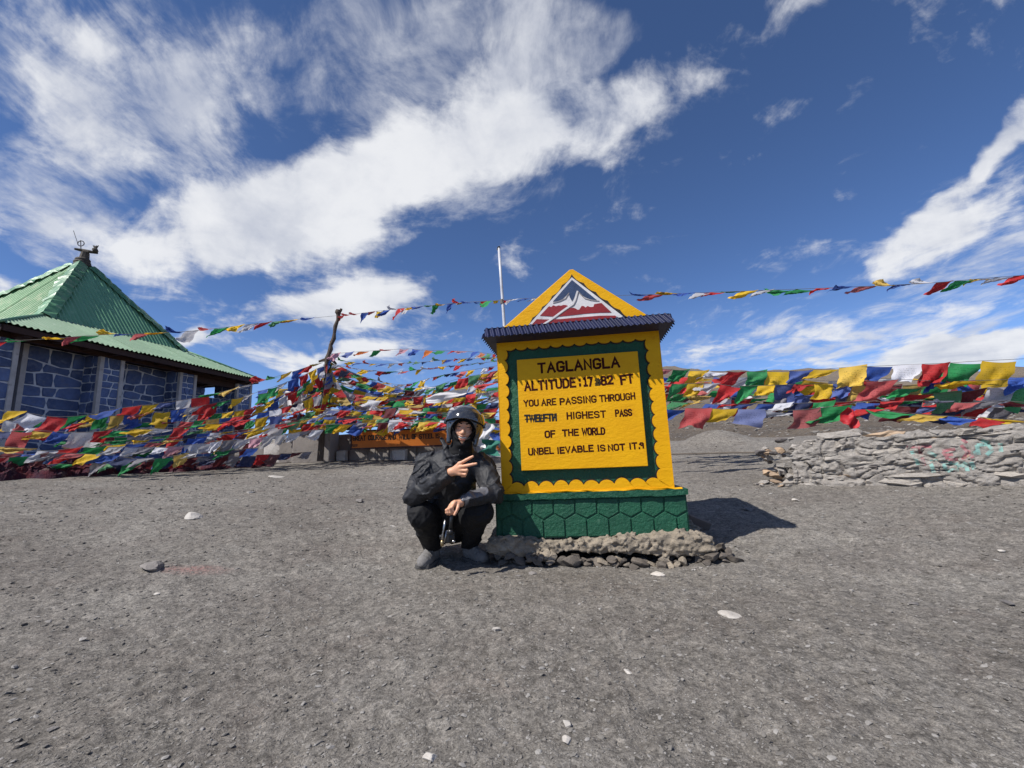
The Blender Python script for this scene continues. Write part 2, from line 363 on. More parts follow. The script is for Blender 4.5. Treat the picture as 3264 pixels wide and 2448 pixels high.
M['frame'] = paint('dark_frame_paint', (.035, .010, .010), None, .5, 4, .2)
M['greyblock'] = paint('grey_cement_block', (.27, .245, .225), (.19, .172, .16), .9, 4, .6, 25, .01, dirt=(.11, .095, .09), dscale=6, dmin=.58, dmax=.7, objrand=.15)
M['whiteblock'] = paint('whitewashed_block', (.55, .52, .49), (.40, .38, .36), .85, 5, .7, 18, .015, dirt=(.18, .16, .15), dscale=7, dmin=.52, dmax=.68, objrand=.12)
M['plank'] = paint('grey_weathered_plank', (.20, .165, .14), (.12, .10, .088), .85, 9, .6, 30, .006, aniso=(.3, 1, 1))
M['graf_t'] = paint('teal_graffiti', (.22, .40, .355), (.19, .33, .30), .7, 14, .4, dirt=(.26, .25, .22), dscale=16, dmin=.5, dmax=.62)
M['graf_r'] = paint('faded_red_graffiti', (.36, .12, .14), (.26, .12, .12), .7, 14, .4, dirt=(.26, .23, .21), dscale=16, dmin=.48, dmax=.62)
FC = {'blue': (.028, .095, .42), 'white': (.70, .70, .74), 'red': (.60, .018, .020), 'green': (.014, .29, .075), 'yellow': (.80, .50, .010),
      'orange': (.62, .16, .02), 'maroon': (.16, .012, .02), 'pink': (.60, .30, .36), 'navy': (.018, .03, .10), 'grey': (.26, .25, .28)}
for k, c in FC.items(): M['f_' + k] = cloth_mat('flag_cloth_' + k, c)

# ------------------------------------------------------------------ ground, hills
def smooth01(t):
    t = np.clip(t, 0, 1); return t * t * (3 - 2 * t)
def ground_h(x, y):
    x = np.asarray(x, float); y = np.asarray(y, float)
    r = np.hypot(x, y); az = np.degrees(np.arctan2(x, np.maximum(y, 1e-4) if False else y))
    t = np.clip(r - 3.0, 0, None)
    base = .097 * t
    base = np.where(r < 10.6, base, 0)
    plate = .097 * 7.6 + .03 * (1 - np.exp(-(np.clip(r - 10.6, 0, None)) * 3))
    h = np.where(r < 10.6, base, plate)
    h = np.where(y < 0, h * smooth01((y + 6) / 6.0) * .6 + h * .4 * smooth01((y + 6) / 6), h)
    # left and centre: the ground falls away past the crest
    left = smooth01((8.0 - az) / 10.0)
    drop = np.clip(r - 12.0, 0, None)
    hl = h - left * (np.minimum(drop * .12, 1.6) + np.clip(drop - 60, 0, None) * .02)
    # right: rises to brown hills
    e = np.interp(np.log(np.maximum(r, 1.0)), np.log([11.5, 14, 26, 80, 300, 420, 900]), [0.0, .022, .068, .112, .180, .165, .085])
    cr = np.interp(az, [-180, 4, 12, 20, 26, 31, 37, 46, 60, 180], [0, 0, 1.0, 1.02, .88, .82, .74, .58, .45, 0])
    right = smooth01((az - 4.0) / 8.0)
    rise = e * r * cr
    mound = .36 * np.exp(-(((x - 4.75) / .80) ** 2 + ((y - 10.3) / .6) ** 2))
    return hl + right * np.maximum(rise, 0) + mound
def relief(x, y):
    r = np.hypot(x, y)
    n = .016 * fbm2(x * .9, y * .9, 2) + .010 * fbm2(x * 4 + 3, y * 4, 3) + .0062 * fbm2(x * 22, y * 22 + 8, 3) * np.clip(1.6 - r * .12, 0, 1)
    return n * np.where(r < 1.5, 1.0, 1.0)
def ground_z(x, y):
    return float(ground_h(x, y) + relief(np.array(float(x)), np.array(float(y))))

def polar(name, r_list, az_list, hfun, mat, close=False):
    rr, aa = np.meshgrid(r_list, az_list, indexing='ij')
    x = rr * np.sin(aa); y = rr * np.cos(aa); z = hfun(x, y)
    n, m = rr.shape
    V = np.stack([x, y, z], -1).reshape(-1, 3)
    i = np.arange(n - 1)[:, None]; j = np.arange(m - 1)[None, :]
    a = i * m + j
    Fq = np.stack([a, a + m, a + m + 1, a + 1], -1).reshape(-1, 4)[:, ::-1]
    me = bpy.data.meshes.new(name)
    me.vertices.add(len(V)); me.vertices.foreach_set('co', V.ravel().astype(np.float32))
    me.loops.add(Fq.size); me.loops.foreach_set('vertex_index', Fq.ravel().astype(np.int32))
    me.polygons.add(len(Fq)); me.polygons.foreach_set('loop_start', (np.arange(len(Fq)) * 4).astype(np.int32))
    me.update(calc_edges=True); me.polygons.foreach_set('use_smooth', [True] * len(me.polygons)); me.validate(); me.update()
    return prop(link(name, me, mat), kind='structure')
azd = np.radians(np.concatenate([np.linspace(-180, -66, 40), np.linspace(-64, 64, 560), np.linspace(66, 180, 40)]))
rl = np.concatenate([[0.02], np.geomspace(.25, 13.0, 370)])
polar('ground', rl, azd, lambda x, y: ground_h(x, y) + relief(x, y), M['ground'])
azh = np.radians(np.concatenate([np.linspace(-180, -66, 30), np.linspace(-64, 64, 400), np.linspace(66, 180, 30)]))
def hill_h(x, y):
    r = np.hypot(x, y)
    n = .10 * fbm2(x * .7, y * .7, 4) * smooth01((r - 12.9) / 4) * smooth01((120 - r) / 60)
    return ground_h(x, y) + n + relief(x, y) * smooth01((16 - r) / 3) + fbm2(x * .05, y * .05, 5) * np.minimum(r * .012, 2.2) * smooth01((r - 25) / 40) - .02 * (r < 13.3)
polar('hills', np.geomspace(12.7, 4500, 240), azh, hill_h, M['hill'])

def gnd_px(px, py):
    """the place on the ground seen at that spot of the photograph"""
    d = ray(px, py); best = None
    for t in np.geomspace(.8, 60, 900):
        p = CAMP + d * t
        if p.z <= ground_z(p.x, p.y): return p
    return CAMP + d * 12

# ------------------------------------------------------------------ stones
def ico(level=1):
    t = (1 + 5 ** .5) / 2
    v = [Vector(p).normalized() for p in ((-1, t, 0), (1, t, 0), (-1, -t, 0), (1, -t, 0), (0, -1, t), (0, 1, t), (0, -1, -t), (0, 1, -t), (t, 0, -1), (t, 0, 1), (-t, 0, -1), (-t, 0, 1))]
    f = [(0, 11, 5), (0, 5, 1), (0, 1, 7), (0, 7, 10), (0, 10, 11), (1, 5, 9), (5, 11, 4), (11, 10, 2), (10, 7, 6), (7, 1, 8), (3, 9, 4), (3, 4, 2), (3, 2, 6), (3, 6, 8), (3, 8, 9), (4, 9, 5), (2, 4, 11), (6, 2, 10), (8, 6, 7), (9, 8, 1)]
    for _ in range(level):
        c = {}; nf = []
        def mid(a, b):
            k = (min(a, b), max(a, b))
            if k not in c: v.append(((v[a] + v[b]) / 2).normalized()); c[k] = len(v) - 1
            return c[k]
        for a, b, d in f:
            e, h, i = mid(a, b), mid(b, d), mid(d, a)
            nf += [(a, e, i), (b, h, e), (d, i, h), (e, h, i)]
        f = nf
    return v, f
ICO0, ICO1, ICO2 = ico(0), ico(1), ico(2)
def rock_shape(seed, sx, sy, sz, level=1, cuts=7, rough=.10):
    """an angular stone: a ball shaved by random planes"""
    r = random.Random(seed); V, Fc = (ICO0, ICO1, ICO2)[level]
    pl = []
    for _ in range(cuts):
        n = Vector((r.gauss(0, 1), r.gauss(0, 1), r.gauss(0, 1))).normalized(); pl.append((n, r.uniform(.38, .78)))
    out = []
    for p in V:
        q = p.copy()
        for n, d in pl:
            k = q.dot(n)
            if k > d: q -= n * (k - d)
        q *= 1 + rough * r.uniform(-1, 1)
        out.append(Vector((q.x * sx * 1.25, q.y * sy * 1.25, q.z * sz * 1.25)))
    return out, Fc

def slab_stone(seed, w, h, d, j=.16):
    """a rough block w x d x h with knocked-off corners and uneven faces"""
    r = random.Random(seed); V = []; nx, nz = 4, 3
    pr = []
    for k in range(2):
        for b in range(nz):
            for a in range(nx):
                x = (a / (nx - 1) - .5) * w; z = (b / (nz - 1) - .5) * h
                edge = (a in (0, nx - 1)) + (b in (0, nz - 1))
                sh = 1 - (.10, .16, .26)[edge] * 0 - (.20 if edge == 2 else .06 if edge else 0)
                x *= sh if edge == 2 else 1; z *= (sh if edge == 2 else 1)
                x += r.uniform(-j, j) * w * .30; z += r.uniform(-j, j) * h * .9
                y = (-d / 2 if k == 0 else d / 2) + (r.uniform(-.14, .14) * d + (edge * .10 * d if k == 0 else 0))
                V.append(Vector((x, y, z)))
    Fc = []
    N = nx * nz
    for b in range(nz - 1):
        for a in range(nx - 1):
            q = b * nx + a
            Fc.append((q, q + 1, q + nx + 1, q + nx)); Fc.append((N + q, N + q + nx, N + q + nx + 1, N + q + 1))
    ring = [a for a in range(nx)] + [b * nx + nx - 1 for b in range(1, nz)] + [(nz - 1) * nx + a for a in range(nx - 2, -1, -1)] + [b * nx for b in range(nz - 2, 0, -1)]
    for i, a in enumerate(ring):
        b = ring[(i + 1) % len(ring)]; Fc.append((a, a + N, b + N, b))
    return V, Fc

# gravel: one object of many small pebbles, denser where it is seen from near
def gravel():
    Np = 74000
    V0 = np.array([tuple(v) for v in ICO0[0]]); F0 = np.array(ICO0[1])
    r = np.exp(nrng.uniform(math.log(.85), math.log(13.0), Np)); az = np.radians(nrng.uniform(-62, 62, Np))
    x = r * np.sin(az); y = r * np.cos(az)
    z = ground_h(x, y) + relief(x, y)
    far = slice(0, 3500); rf = np.exp(nrng.uniform(math.log(12.8), math.log(40.0), 3500)); af = np.radians(nrng.uniform(10, 54, 3500))
    r[far] = rf; x[far] = rf * np.sin(af); y[far] = rf * np.cos(af); z[far] = hill_h(x[far], y[far])
    s = .0021 * (1 + nrng.pareto(2.5, Np)); s = np.clip(s, .0018, .0095) * np.clip(.50 + r * .20, .68, 2.1); s = np.minimum(s, .024); s[far] = (.016 * (1 + nrng.pareto(2.5, 3500))).clip(0, .07) * np.clip(rf / 16, 1, 2)
    sc3 = np.stack([s * nrng.uniform(.8, 1.7, Np), s * nrng.uniform(.7, 1.3, Np), s * nrng.uniform(.20, .55, Np)], -1)
    ang = nrng.uniform(0, 6.28, Np); ca, sa = np.cos(ang), np.sin(ang)
    P = V0[None] * sc3[:, None] * (1 + nrng.uniform(-.42, .42, (Np, 12, 1)))
    X = P[..., 0] * ca[:, None] - P[..., 1] * sa[:, None]; Y = P[..., 0] * sa[:, None] + P[..., 1] * ca[:, None]
    Z = P[..., 2] + z[:, None] + sc3[:, 2:3] * .35
    tl = nrng.uniform(-.35, .35, Np); Z = Z + (X * tl[:, None])
    V = np.stack([X + x[:, None], Y + y[:, None], Z], -1).reshape(-1, 3)
    Fq = (F0[None] + (np.arange(Np) * 12)[:, None, None]).reshape(-1, 3)
    me = bpy.data.meshes.new('gravel')
    me.vertices.add(len(V)); me.vertices.foreach_set('co', V.ravel().astype(np.float32))
    me.loops.add(Fq.size); me.loops.foreach_set('vertex_index', Fq.ravel().astype(np.int32))
    me.polygons.add(len(Fq)); me.polygons.foreach_set('loop_start', (np.arange(len(Fq)) * 3).astype(np.int32))
    mi = np.repeat(nrng.choice(3, Np, p=[.66, .12, .22]), 20).astype(np.int32)
    me.update(calc_edges=True)
    for k in ('pebble', 'pebble_d', 'pebble_l'): me.materials.append(M[k])
    me.polygons.foreach_set('material_index', mi); me.polygons.foreach_set('use_smooth', [False] * len(me.polygons)); me.update()
    o = link('gravel', me); prop(o, 'loose grey gravel and small pebbles strewn over the dusty ground', 'gravel', kind='stuff')
M['pebble_d'] = rock_mat('dark_pebble_stone', (.125, .115, .105), (.09, .083, .076), (.18, .17, .155), 9.0, .004)
M['pebble_l'] = rock_mat('pale_pebble_stone', (.36, .345, .32), (.28, .265, .25), (.46, .44, .41), 9.0, .004)
M['palerock'] = rock_mat('pale_rock', (.50, .475, .44), (.40, .375, .345), (.58, .56, .52), 6.0, .008)
M['greyrock'] = rock_mat('grey_rock', (.24, .225, .215), (.16, .15, .145), (.32, .30, .285), 6.0, .012)
gravel()

for i, (px, py, wpx, asp, hh, mat, rz, lab) in enumerate((
    (615, 1652, 52, .75, .42, 'palerock', .2, 'white angular stone lying alone on the gravel left of centre'),
    (487, 1812, 78, .62, .40, 'greyrock', .25, 'grey wedge-shaped rock beside a faint pink smear on the gravel'),
    (878, 1522, 52, .5, .14, 'palerock', .1, 'thin flat white stone on the gravel nearest the flag-covered wall'),
    (797, 1572, 36, .55, .25, 'palerock', .2, 'narrow pale flat stone just below the thin flat white one'),
    (1146, 1600, 26, .8, .55, 'greyrock', .4, 'small dark round stone between the white stone and the crouching person'),
    (1252, 1680, 18, .7, .35, 'palerock', .0, 'tiny white chip on the gravel close to the person\'s jacket hem'),
    (448, 1500, 70, .4, .12, 'palerock', .1, 'long flat slab at the foot of the left flags'),
    (2317, 1960, 66, .6, .20, 'palerock', -.3, 'large flat pale stone set in the ground in front of the sign'),
    (2096, 1832, 42, .6, .25, 'palerock', -.4, 'pale flat stone just in front of the rubble footing'),
    (1582, 2010, 26, .5, .40, 'palerock', .1, 'small cream pebble below the person\'s shadow'),
    (1808, 2315, 28, .8, .60, 'palerock', .5, 'upper one of the two white stones near the bottom centre edge'),
    (1806, 2372, 26, .9, .70, 'palerock', .2, 'lower one of the two white stones near the bottom centre edge'),
    (1372, 2424, 34, .9, .65, 'palerock', 1.2, 'pale upright stone cut by the bottom edge left of the two white stones'),
    (2002, 2148, 22, .8, .5, 'palerock', .7, 'small pale stone right of centre in the open gravel'),
    (3210, 1925, 44, .5, .30, 'greyrock', .1, 'grey oblong stone close to the right edge of the picture'),
    (2915, 1928, 28, .5, .30, 'greyrock', .1, 'small grey stone left of the oblong one near the right edge'),
    (2390, 1628, 26, .8, .45, 'greyrock', .0, 'small stone lying in the shadow of the sign'),
    (3190, 1760, 26, .5, .30, 'palerock', .4, 'small pale stone in front of the stone wall near the right edge'),
    (2535, 1597, 24, .5, .5, 'palerock', .3, 'white chip at the foot of the left end of the stone wall'),
    (2487, 2084, 22, .6, .4, 'palerock', .3, 'small pale stone below and right of the large flat pale one'),
    (260, 2042, 22, .6, .5, 'palerock', .3, 'small pale stone in the gravel near the left edge'),
    (498, 1898, 26, .4, .3, 'palerock', .3, 'thin pale stone below the grey wedge-shaped rock'),
    (170, 2330, 26, .5, .35, 'greyrock', .5, 'small grey stone near the lower left corner'),
    (1068, 2240, 24, .6, .45, 'greyrock', .5, 'small dark stone in the gravel below the person and to the left'))):
    p = gnd_px(px, py); w = wpx / F_PX * p.y / 2
    v, f = rock_shape(100 + i, w, w * asp * 1.3, w * hh, 2, 12, .04)
    o = mesh_obj('rock', v, f, M[mat]); o.location = (p.x, p.y, ground_z(p.x, p.y) + w * hh * .45); o.rotation_euler = (.05, .08, rz)
    prop(o, lab, 'stone', 'loose stones on the gravel')

# ------------------------------------------------------------------ stroke lettering
GL = {
 'A': ([[(0, 0), (.3, 1), (.6, 0)], [(.12, .36), (.48, .36)]], .6), 'B': ([[(0, 0), (0, 1), (.38, 1), (.5, .88), (.5, .64), (.38, .53), (.05, .53)], [(.38, .53), (.55, .40), (.55, .14), (.42, 0), (.0, 0)]], .55),
 'C': ([[(.55, .82), (.42, 1), (.14, 1), (0, .84), (0, .16), (.14, 0), (.42, 0), (.55, .18)]], .55), 'D': ([[(0, 0), (0, 1), (.36, 1), (.55, .80), (.55, .20), (.36, 0), (0, 0)]], .55),
 'E': ([[(.5, 1), (0, 1), (0, 0), (.5, 0)], [(.05, .52), (.42, .52)]], .5), 'F': ([[(.5, 1), (0, 1), (0, 0)], [(.05, .52), (.42, .52)]], .5),
 'G': ([[(.55, .82), (.42, 1), (.14, 1), (0, .84), (0, .16), (.14, 0), (.42, 0), (.55, .16), (.55, .44), (.32, .44)]], .55),
 'H': ([[(0, 0), (0, 1)], [(.52, 0), (.52, 1)], [(.05, .5), (.47, .5)]], .52), 'I': ([[(.06, 0), (.06, 1)]], .12), 'L': ([[(0, 1), (0, 0), (.48, 0)]], .48),
 'N': ([[(0, 0), (0, 1), (.52, 0), (.52, 1)]], .52), 'O': ([[(.14, 0), (0, .16), (0, .84), (.14, 1), (.42, 1), (.56, .84), (.56, .16), (.42, 0), (.14, 0)]], .56),
 'P': ([[(0, 0), (0, 1), (.40, 1), (.54, .87), (.54, .60), (.40, .47), (.05, .47)]], .54), 'R': ([[(0, 0), (0, 1), (.40, 1), (.54, .87), (.54, .62), (.40, .49), (.05, .49)], [(.28, .46), (.56, 0)]], .56),
 'S': ([[(.52, .84), (.38, 1), (.13, 1), (0, .86), (0, .64), (.13, .53), (.40, .47), (.53, .36), (.53, .14), (.40, 0), (.13, 0), (0, .16)]], .53),
 'T': ([[(0, 1), (.56, 1)], [(.28, .96), (.28, 0)]], .56), 'U': ([[(0, 1), (0, .16), (.14, 0), (.42, 0), (.55, .16), (.55, 1)]], .55), 'V': ([[(0, 1), (.29, 0), (.58, 1)]], .58),
 'W': ([[(0, 1), (.18, 0), (.38, .75), (.58, 0), (.76, 1)]], .76), 'Y': ([[(0, 1), (.28, .5), (.56, 1)], [(.28, .47), (.28, 0)]], .56),
 '1': ([[(0, .82), (.16, 1), (.16, 0)], [(.0, .0), (.32, .0)]], .30), '2': ([[(0, .80), (.13, 1), (.40, 1), (.52, .84), (.52, .62), (0, .02), (.54, .02)]], .54), '3': ([[(0, .84), (.13, 1), (.4, 1), (.52, .85), (.52, .64), (.38, .53), (.18, .53)], [(.38, .53), (.54, .4), (.54, .14), (.4, 0), (.13, 0), (0, .15)]], .54),
 '4': ([[(.42, 0), (.42, 1), (0, .32), (.56, .32)]], .56), '5': ([[(.5, 1), (.05, 1), (.03, .56), (.36, .6), (.52, .44), (.52, .15), (.38, 0), (.1, 0), (0, .1)]], .54), '7': ([[(0, 1), (.52, 1), (.2, 0)]], .52), '8': ([[(.14, .53), (.03, .66), (.03, .87), (.15, 1), (.39, 1), (.51, .87), (.51, .66), (.40, .53), (.14, .53), (0, .38), (0, .14), (.14, 0), (.40, 0), (.54, .14), (.54, .38), (.40, .53)]], .54),
 ':': ([[(.06, .08), (.06, .22)], [(.06, .68), (.06, .82)]], .12), '?': ([[(.0, .74), (.1, 1), (.34, 1), (.42, .84), (.38, .6), (.2, .58)], [(.40, .82), (.40, .1)], [(-.12, .02), (-.12, .12)]], .42),
 'K': ([[(0, 0), (0, 1)], [(.5, 1), (.04, .45), (.54, 0)]], .54), 'M': ([[(0, 0), (0, 1), (.32, .35), (.64, 1), (.64, 0)]], .64), 'd': ([[(.45, 1), (.45, 0), (.1, 0), (0, .15), (0, .4), (.1, .55), (.45, .55)]], .45)}

def ribbon(mb, pts, w, y0, y1, Mx=None):
    """a flat brush stroke in (x, z) from y0 (front) to y1 (back)"""
    P = [Vector((a, b)) for a, b in pts]; n = len(P); closed = n > 3 and (P[0] - P[-1]).length < 1e-6
    if not closed:
        P[0] = P[0] - (P[1] - P[0]).normalized() * w * .5; P[-1] = P[-1] + (P[-1] - P[-2]).normalized() * w * .5
    L, Rr = [], []
    for i in range(n):
        if closed: d0 = (P[i] - P[i - 1 if i else n - 2]).normalized(); d1 = (P[(i + 1) if i < n - 1 else 1] - P[i]).normalized()
        else: d0 = (P[i] - P[i - 1]).normalized() if i else (P[1] - P[0]).normalized(); d1 = (P[i + 1] - P[i]).normalized() if i < n - 1 else d0
        t = (d0 + d1); t = t.normalized() if t.length > 1e-4 else d0
        nn = Vector((-t.y, t.x)); k = w * .5 / max(.45, abs(nn.dot(Vector((-d0.y, d0.x)))))
        L.append(P[i] + nn * k); Rr.append(P[i] - nn * k)
    v = [(p.x, y0, p.y) for p in L] + [(p.x, y0, p.y) for p in Rr] + [(p.x, y1, p.y) for p in L] + [(p.x, y1, p.y) for p in Rr]
    if Mx: v = [Mx @ Vector(q) for q in v]
    f = []
    for i in range(n - 1):
        f += [(i, i + n, i + n + 1, i + 1), (i, i + 1, i + 1 + 2 * n, i + 2 * n), (i + n, i + 3 * n, i + 1 + 3 * n, i + 1 + n)]
    f += [(0, 2 * n, 3 * n, n), (n - 1, 2 * n - 1, 4 * n - 1, 3 * n - 1)]
    mb.add(v, f)

_lay = [0]
def word(mb, text, a, b, h, w, y, jit=.03, gap=.26, thick=.0007):
    """text between (x, z) points a and b on a front plane at depth y"""
    r = random.Random(hash_str(text))
    tot = sum(GL[c][1] if c != ' ' else .45 for c in text) + gap * (len(text) - 1)
    ax = Vector(b) - Vector(a); Lw = ax.length; ax.normalize(); up = Vector((-ax.y, ax.x)); k = Lw / tot; x = 0
    for c in text:
        if c == ' ': x += .45 + gap; continue
        jz = r.uniform(-jit, jit); js = 1 + r.uniform(-jit, jit)
        for st in GL[c][0]:
            pts = []
            for p in st:
                q = Vector(a) + ax * (x + p[0]) * k + up * (p[1] * js + jz) * h
                pts.append((q.x, q.y))
            _lay[0] = (_lay[0] + 1) % 7
            ribbon(mb, pts, w * r.uniform(.92, 1.08), y - thick - _lay[0] * .00012, y)
        x += GL[c][1] + gap
def hash_str(s):
    k = 7
    for ch in s: k = (k * 31 + ord(ch)) % 99991
    return k

# ------------------------------------------------------------------ the painted altitude monument
MYAW = math.radians(-8); MO = Vector((0.5, 2.98, 0))
MU = Vector((math.cos(MYAW), math.sin(MYAW), 0)); MN = Vector((-math.sin(MYAW), math.cos(MYAW), 0))
def mon(px, py, v=0.0):
    o = MO + MN * v; p = on_plane(px, py, o, MN); return ((p - o).dot(MU), p.z)
mo = empty('monument', MO, MYAW)
prop(mo, 'yellow and green painted pass sign with a mountain gable and navy ribbed eave', 'monument')
BX0, BX1, BZ0, BZ1, BD = -.600, .530, .455, 1.518, .72
# plinth with lip
MB().box(-.655, .604, .0, .80, .155, .408).build('plinth', M['green'], mo)
def wavy_box(x0, x1, y0, y1, z0, z1, n=26, j=.004, seed=1):
    """a hand-made ledge: a long box with slightly uneven front edges"""
    r = random.Random(seed); mb = MB(); v = []
    for i in range(n + 1):
        x = x0 + (x1 - x0) * i / n
        a, b, c = r.uniform(-j, j), r.uniform(-j, j), r.uniform(-j, j)
        v += [(x, y0 + a, z0 + b), (x, y1, z0), (x, y1, z1), (x, y0 + c, z1 + b * .5)]
    f = [(0, 1, 2, 3), (4 * n + 3, 4 * n + 2, 4 * n + 1, 4 * n)]
    for i in range(n):
        for k in range(4): f.append((i * 4 + k, i * 4 + 4 + k, i * 4 + 4 + (k + 1) % 4, i * 4 + (k + 1) % 4))
    return mb.add(v, f)
wavy_box(-.672, .612, -.030, .815, .4085, .448, seed=4).build('plinth_ledge', M['green'], mo)
wavy_box(BX0 - .035, BX1 + .05, -.026, .05, .4482, .4575, seed=5).build('yellow_fillet', M['yellow'], mo)
MB().box(BX0, BX1, .0, BD, BZ0 + .003, BZ1 - .002).build('tower_body', M['green'], mo)
# side skins of yellow plaster
MB().box(BX0 - .003, BX0 - .0005, -.020, BD, BZ0 + .002, BZ1 - .004).build('side_face', M['yellow'], mo)
MB().box(BX1 + .0005, BX1 + .003, -.020, BD, BZ0 + .002, BZ1 - .004).build('side_face', M['yellow'], mo)
# scalloped yellow border, proud of the green field
def scallop_loop():
    x0, x1, z0, z1 = -.550, .457, .492, 1.470
    P = []
    r = random.Random(3)
    def run(ax, ay, bx, by, n, bulge):
        a = Vector((ax, ay)); b = Vector((bx, by)); d = (b - a); nn = Vector((-d.y, d.x)).normalized()
        for i in range(n):
            bb = bulge * r.uniform(.82, 1.15)
            for k in range(8):
                t = (i + k / 8) / n; q = a + d * t + nn * bb * (math.sin(math.pi * k / 8) ** .62 if k else 0)
                P.append((q.x, q.y))
    run(x0, z0, x1, z0, 10, .036)      # bottom, bulging up
    run(x1, z0, x1, z1, 11, .022)      # right, bulging left
    run(x1, z1, x0, z1, 12, .018)
    run(x0, z1, x0, z0, 11, .022)
    return P
SL = scallop_loop()
def frame_mesh(loop, x0, x1, z0, z1, y0, y1):
    n = len(loop); out = []
    cx, cz = (x0 + x1) / 2, (z0 + z1) / 2
    xs = [p[0] for p in loop]; zs = [p[1] for p in loop]
    q = n // 44
    segs = [10 * 8, 21 * 8, 33 * 8, 44 * 8]
    for i, (a, b) in enumerate(loop):
        if i < segs[0]: t = i / segs[0]; out.append((x0 + (x1 - x0) * t, z0))
        elif i < segs[1]: t = (i - segs[0]) / (segs[1] - segs[0]); out.append((x1, z0 + (z1 - z0) * t))
        elif i < segs[2]: t = (i - segs[1]) / (segs[2] - segs[1]); out.append((x1 + (x0 - x1) * t, z1))
        else: t = (i - segs[2]) / (segs[3] - segs[2]); out.append((x0, z1 + (z0 - z1) * t))
    v = [(a, y0, b) for a, b in loop] + [(a, y0, b) for a, b in out] + [(a, y1, b) for a, b in loop] + [(a, y1, b) for a, b in out]
    f = []
    for i in range(n):
        j = (i + 1) % n
        f += [(i, i + n, j + n, j), (i, j, j + 2 * n, i + 2 * n), (i + n, i + 3 * n, j + 3 * n, j + n), (i + 2 * n, j + 2 * n, j + 3 * n, i + 3 * n)]
    return v, f
v, f = frame_mesh(SL, BX0, BX1, BZ0 + .002, BZ1 - .002, -.018, -.0008)
fr = mesh_obj('scalloped_border', v, f, M['yellow'], mo)
# thin dark outline just inside the scallops
ins = MB()
pp = SL + [SL[0]]
c0 = Vector((-.047, .98))
ribbon(ins, [(c0.x + (a - c0.x) * .993, c0.y + (b - c0.y) * .993) for a, b in pp], .010, -.0035, -.0006)
ins.build('scallop_outline', M['black'], mo)
# text board
tb = MB().box(-.458, .376, -.045, -.0006, .602, 1.374).build('text_board', M['yellow'], mo, bevel=.003)
YB = -.045
def line(name, items, h_px, w, mat='maroon'):
    for txt, x0, y0, x1, y1, hp in items:
        mb = MB()
        a, b = mon(x0, y0, YB), mon(x1, y1, YB); c = mon(x0, y0 - hp, YB)
        word(mb, txt, a, b, c[1] - a[1], w, YB)
        mb.build('painted_word', M[mat], tb)
k = 3.529
def cp(x, y): return 1600 + x / k, 1050 + y / k
def it(txt, x0, y0, x1, y1, h): return (txt, *cp(x0, y0), *cp(x1, y1), h / k)
line('name_line', [it('TAGLANGLA', 415, 487, 1318, 416, 98)], 28, .0152)
line('altitude_line', [it('ALTITUDE', 262, 688, 825, 644, 92), it(':', 872, 640, 886, 639, 90), it('17', 930, 636, 1018, 628, 92), it('82', 1122, 622, 1245, 612, 88), it('FT', 1345, 612, 1476, 598, 92)], 27, .0138)
line('passing_line', [it('YOU', 252, 866, 408, 853, 62), it('ARE', 450, 856, 605, 846, 64), it('PASSING', 658, 843, 1058, 815, 66), it('THROUGH', 1106, 812, 1495, 782, 66)], 18, .0092)
line('highest_line', [it('HIGHEST', 736, 1005, 1165, 983, 66), it('PASS', 1282, 976, 1458, 966, 66)], 20, .0098)
line('world_line', [it('OF', 490, 1215, 596, 1208, 66), it('THE', 686, 1196, 858, 1188, 66), it('WORLD', 906, 1186, 1154, 1178, 70)], 20, .0102)
line('unbelievable_line', [it('UNBEL', 304, 1410, 578, 1394, 66), it('IEVABLE', 628, 1392, 1024, 1368, 64), it('IS', 1082, 1368, 1158, 1362, 64), it('NOT', 1202, 1363, 1380, 1350, 64), it('IT', 1440, 1345, 1518, 1340, 62), it('?', 1556, 1338, 1592, 1336, 60)], 20, .0098)
# overpainted words: struck letters under cross strokes
mb = MB()
a, b, c = mon(*cp(262, 1040), YB), mon(*cp(610, 1024), YB), mon(*cp(262, 968), YB)
word(mb, 'TWELFTH', a, b, c[1] - a[1], .0115, YB - .0002, gap=.12)
for t in (.06, .20, .37, .52, .62, .80, .94):
    xx = a[0] + (b[0] - a[0]) * t; z = a[1] + (b[1] - a[1]) * t
    _lay[0] = (_lay[0] + 1) % 7; ribbon(mb, [(xx - .004, z + .002), (xx + .005, z + .046)], .004, YB - .0018 - _lay[0] * .0001, YB)
ribbon(mb, [(a[0], a[1] + .042), (b[0], b[1] + .041)], .004, YB - .0027, YB); ribbon(mb, [(a[0], a[1] + .019), (b[0] - .04, b[1] + .020)], .004, YB - .0029, YB)
mb.build('struck_word', M['ink'], tb)
mb = MB(); a = mon(*cp(1050, 632), YB); c = mon(*cp(1108, 628), YB)
word(mb, '3', a, (c[0], c[1]), .042, .0035, YB - .0001); word(mb, '4', a, (c[0], c[1]), .048, .004, YB - .0003); word(mb, '2', (a[0], a[1]), (c[0] - .003, c[1]), .050, .003, YB - .0006)
ribbon(mb, [(a[0], a[1] + .034), (c[0], a[1] + .040), (a[0] + .003, a[1] + .020), (c[0], a[1] + .026), (a[0], a[1] + .006), (c[0] + .002, a[1] + .010)], .0028, YB - .0034, YB)
mb.build('scribbled_digit', M['ink'], tb)

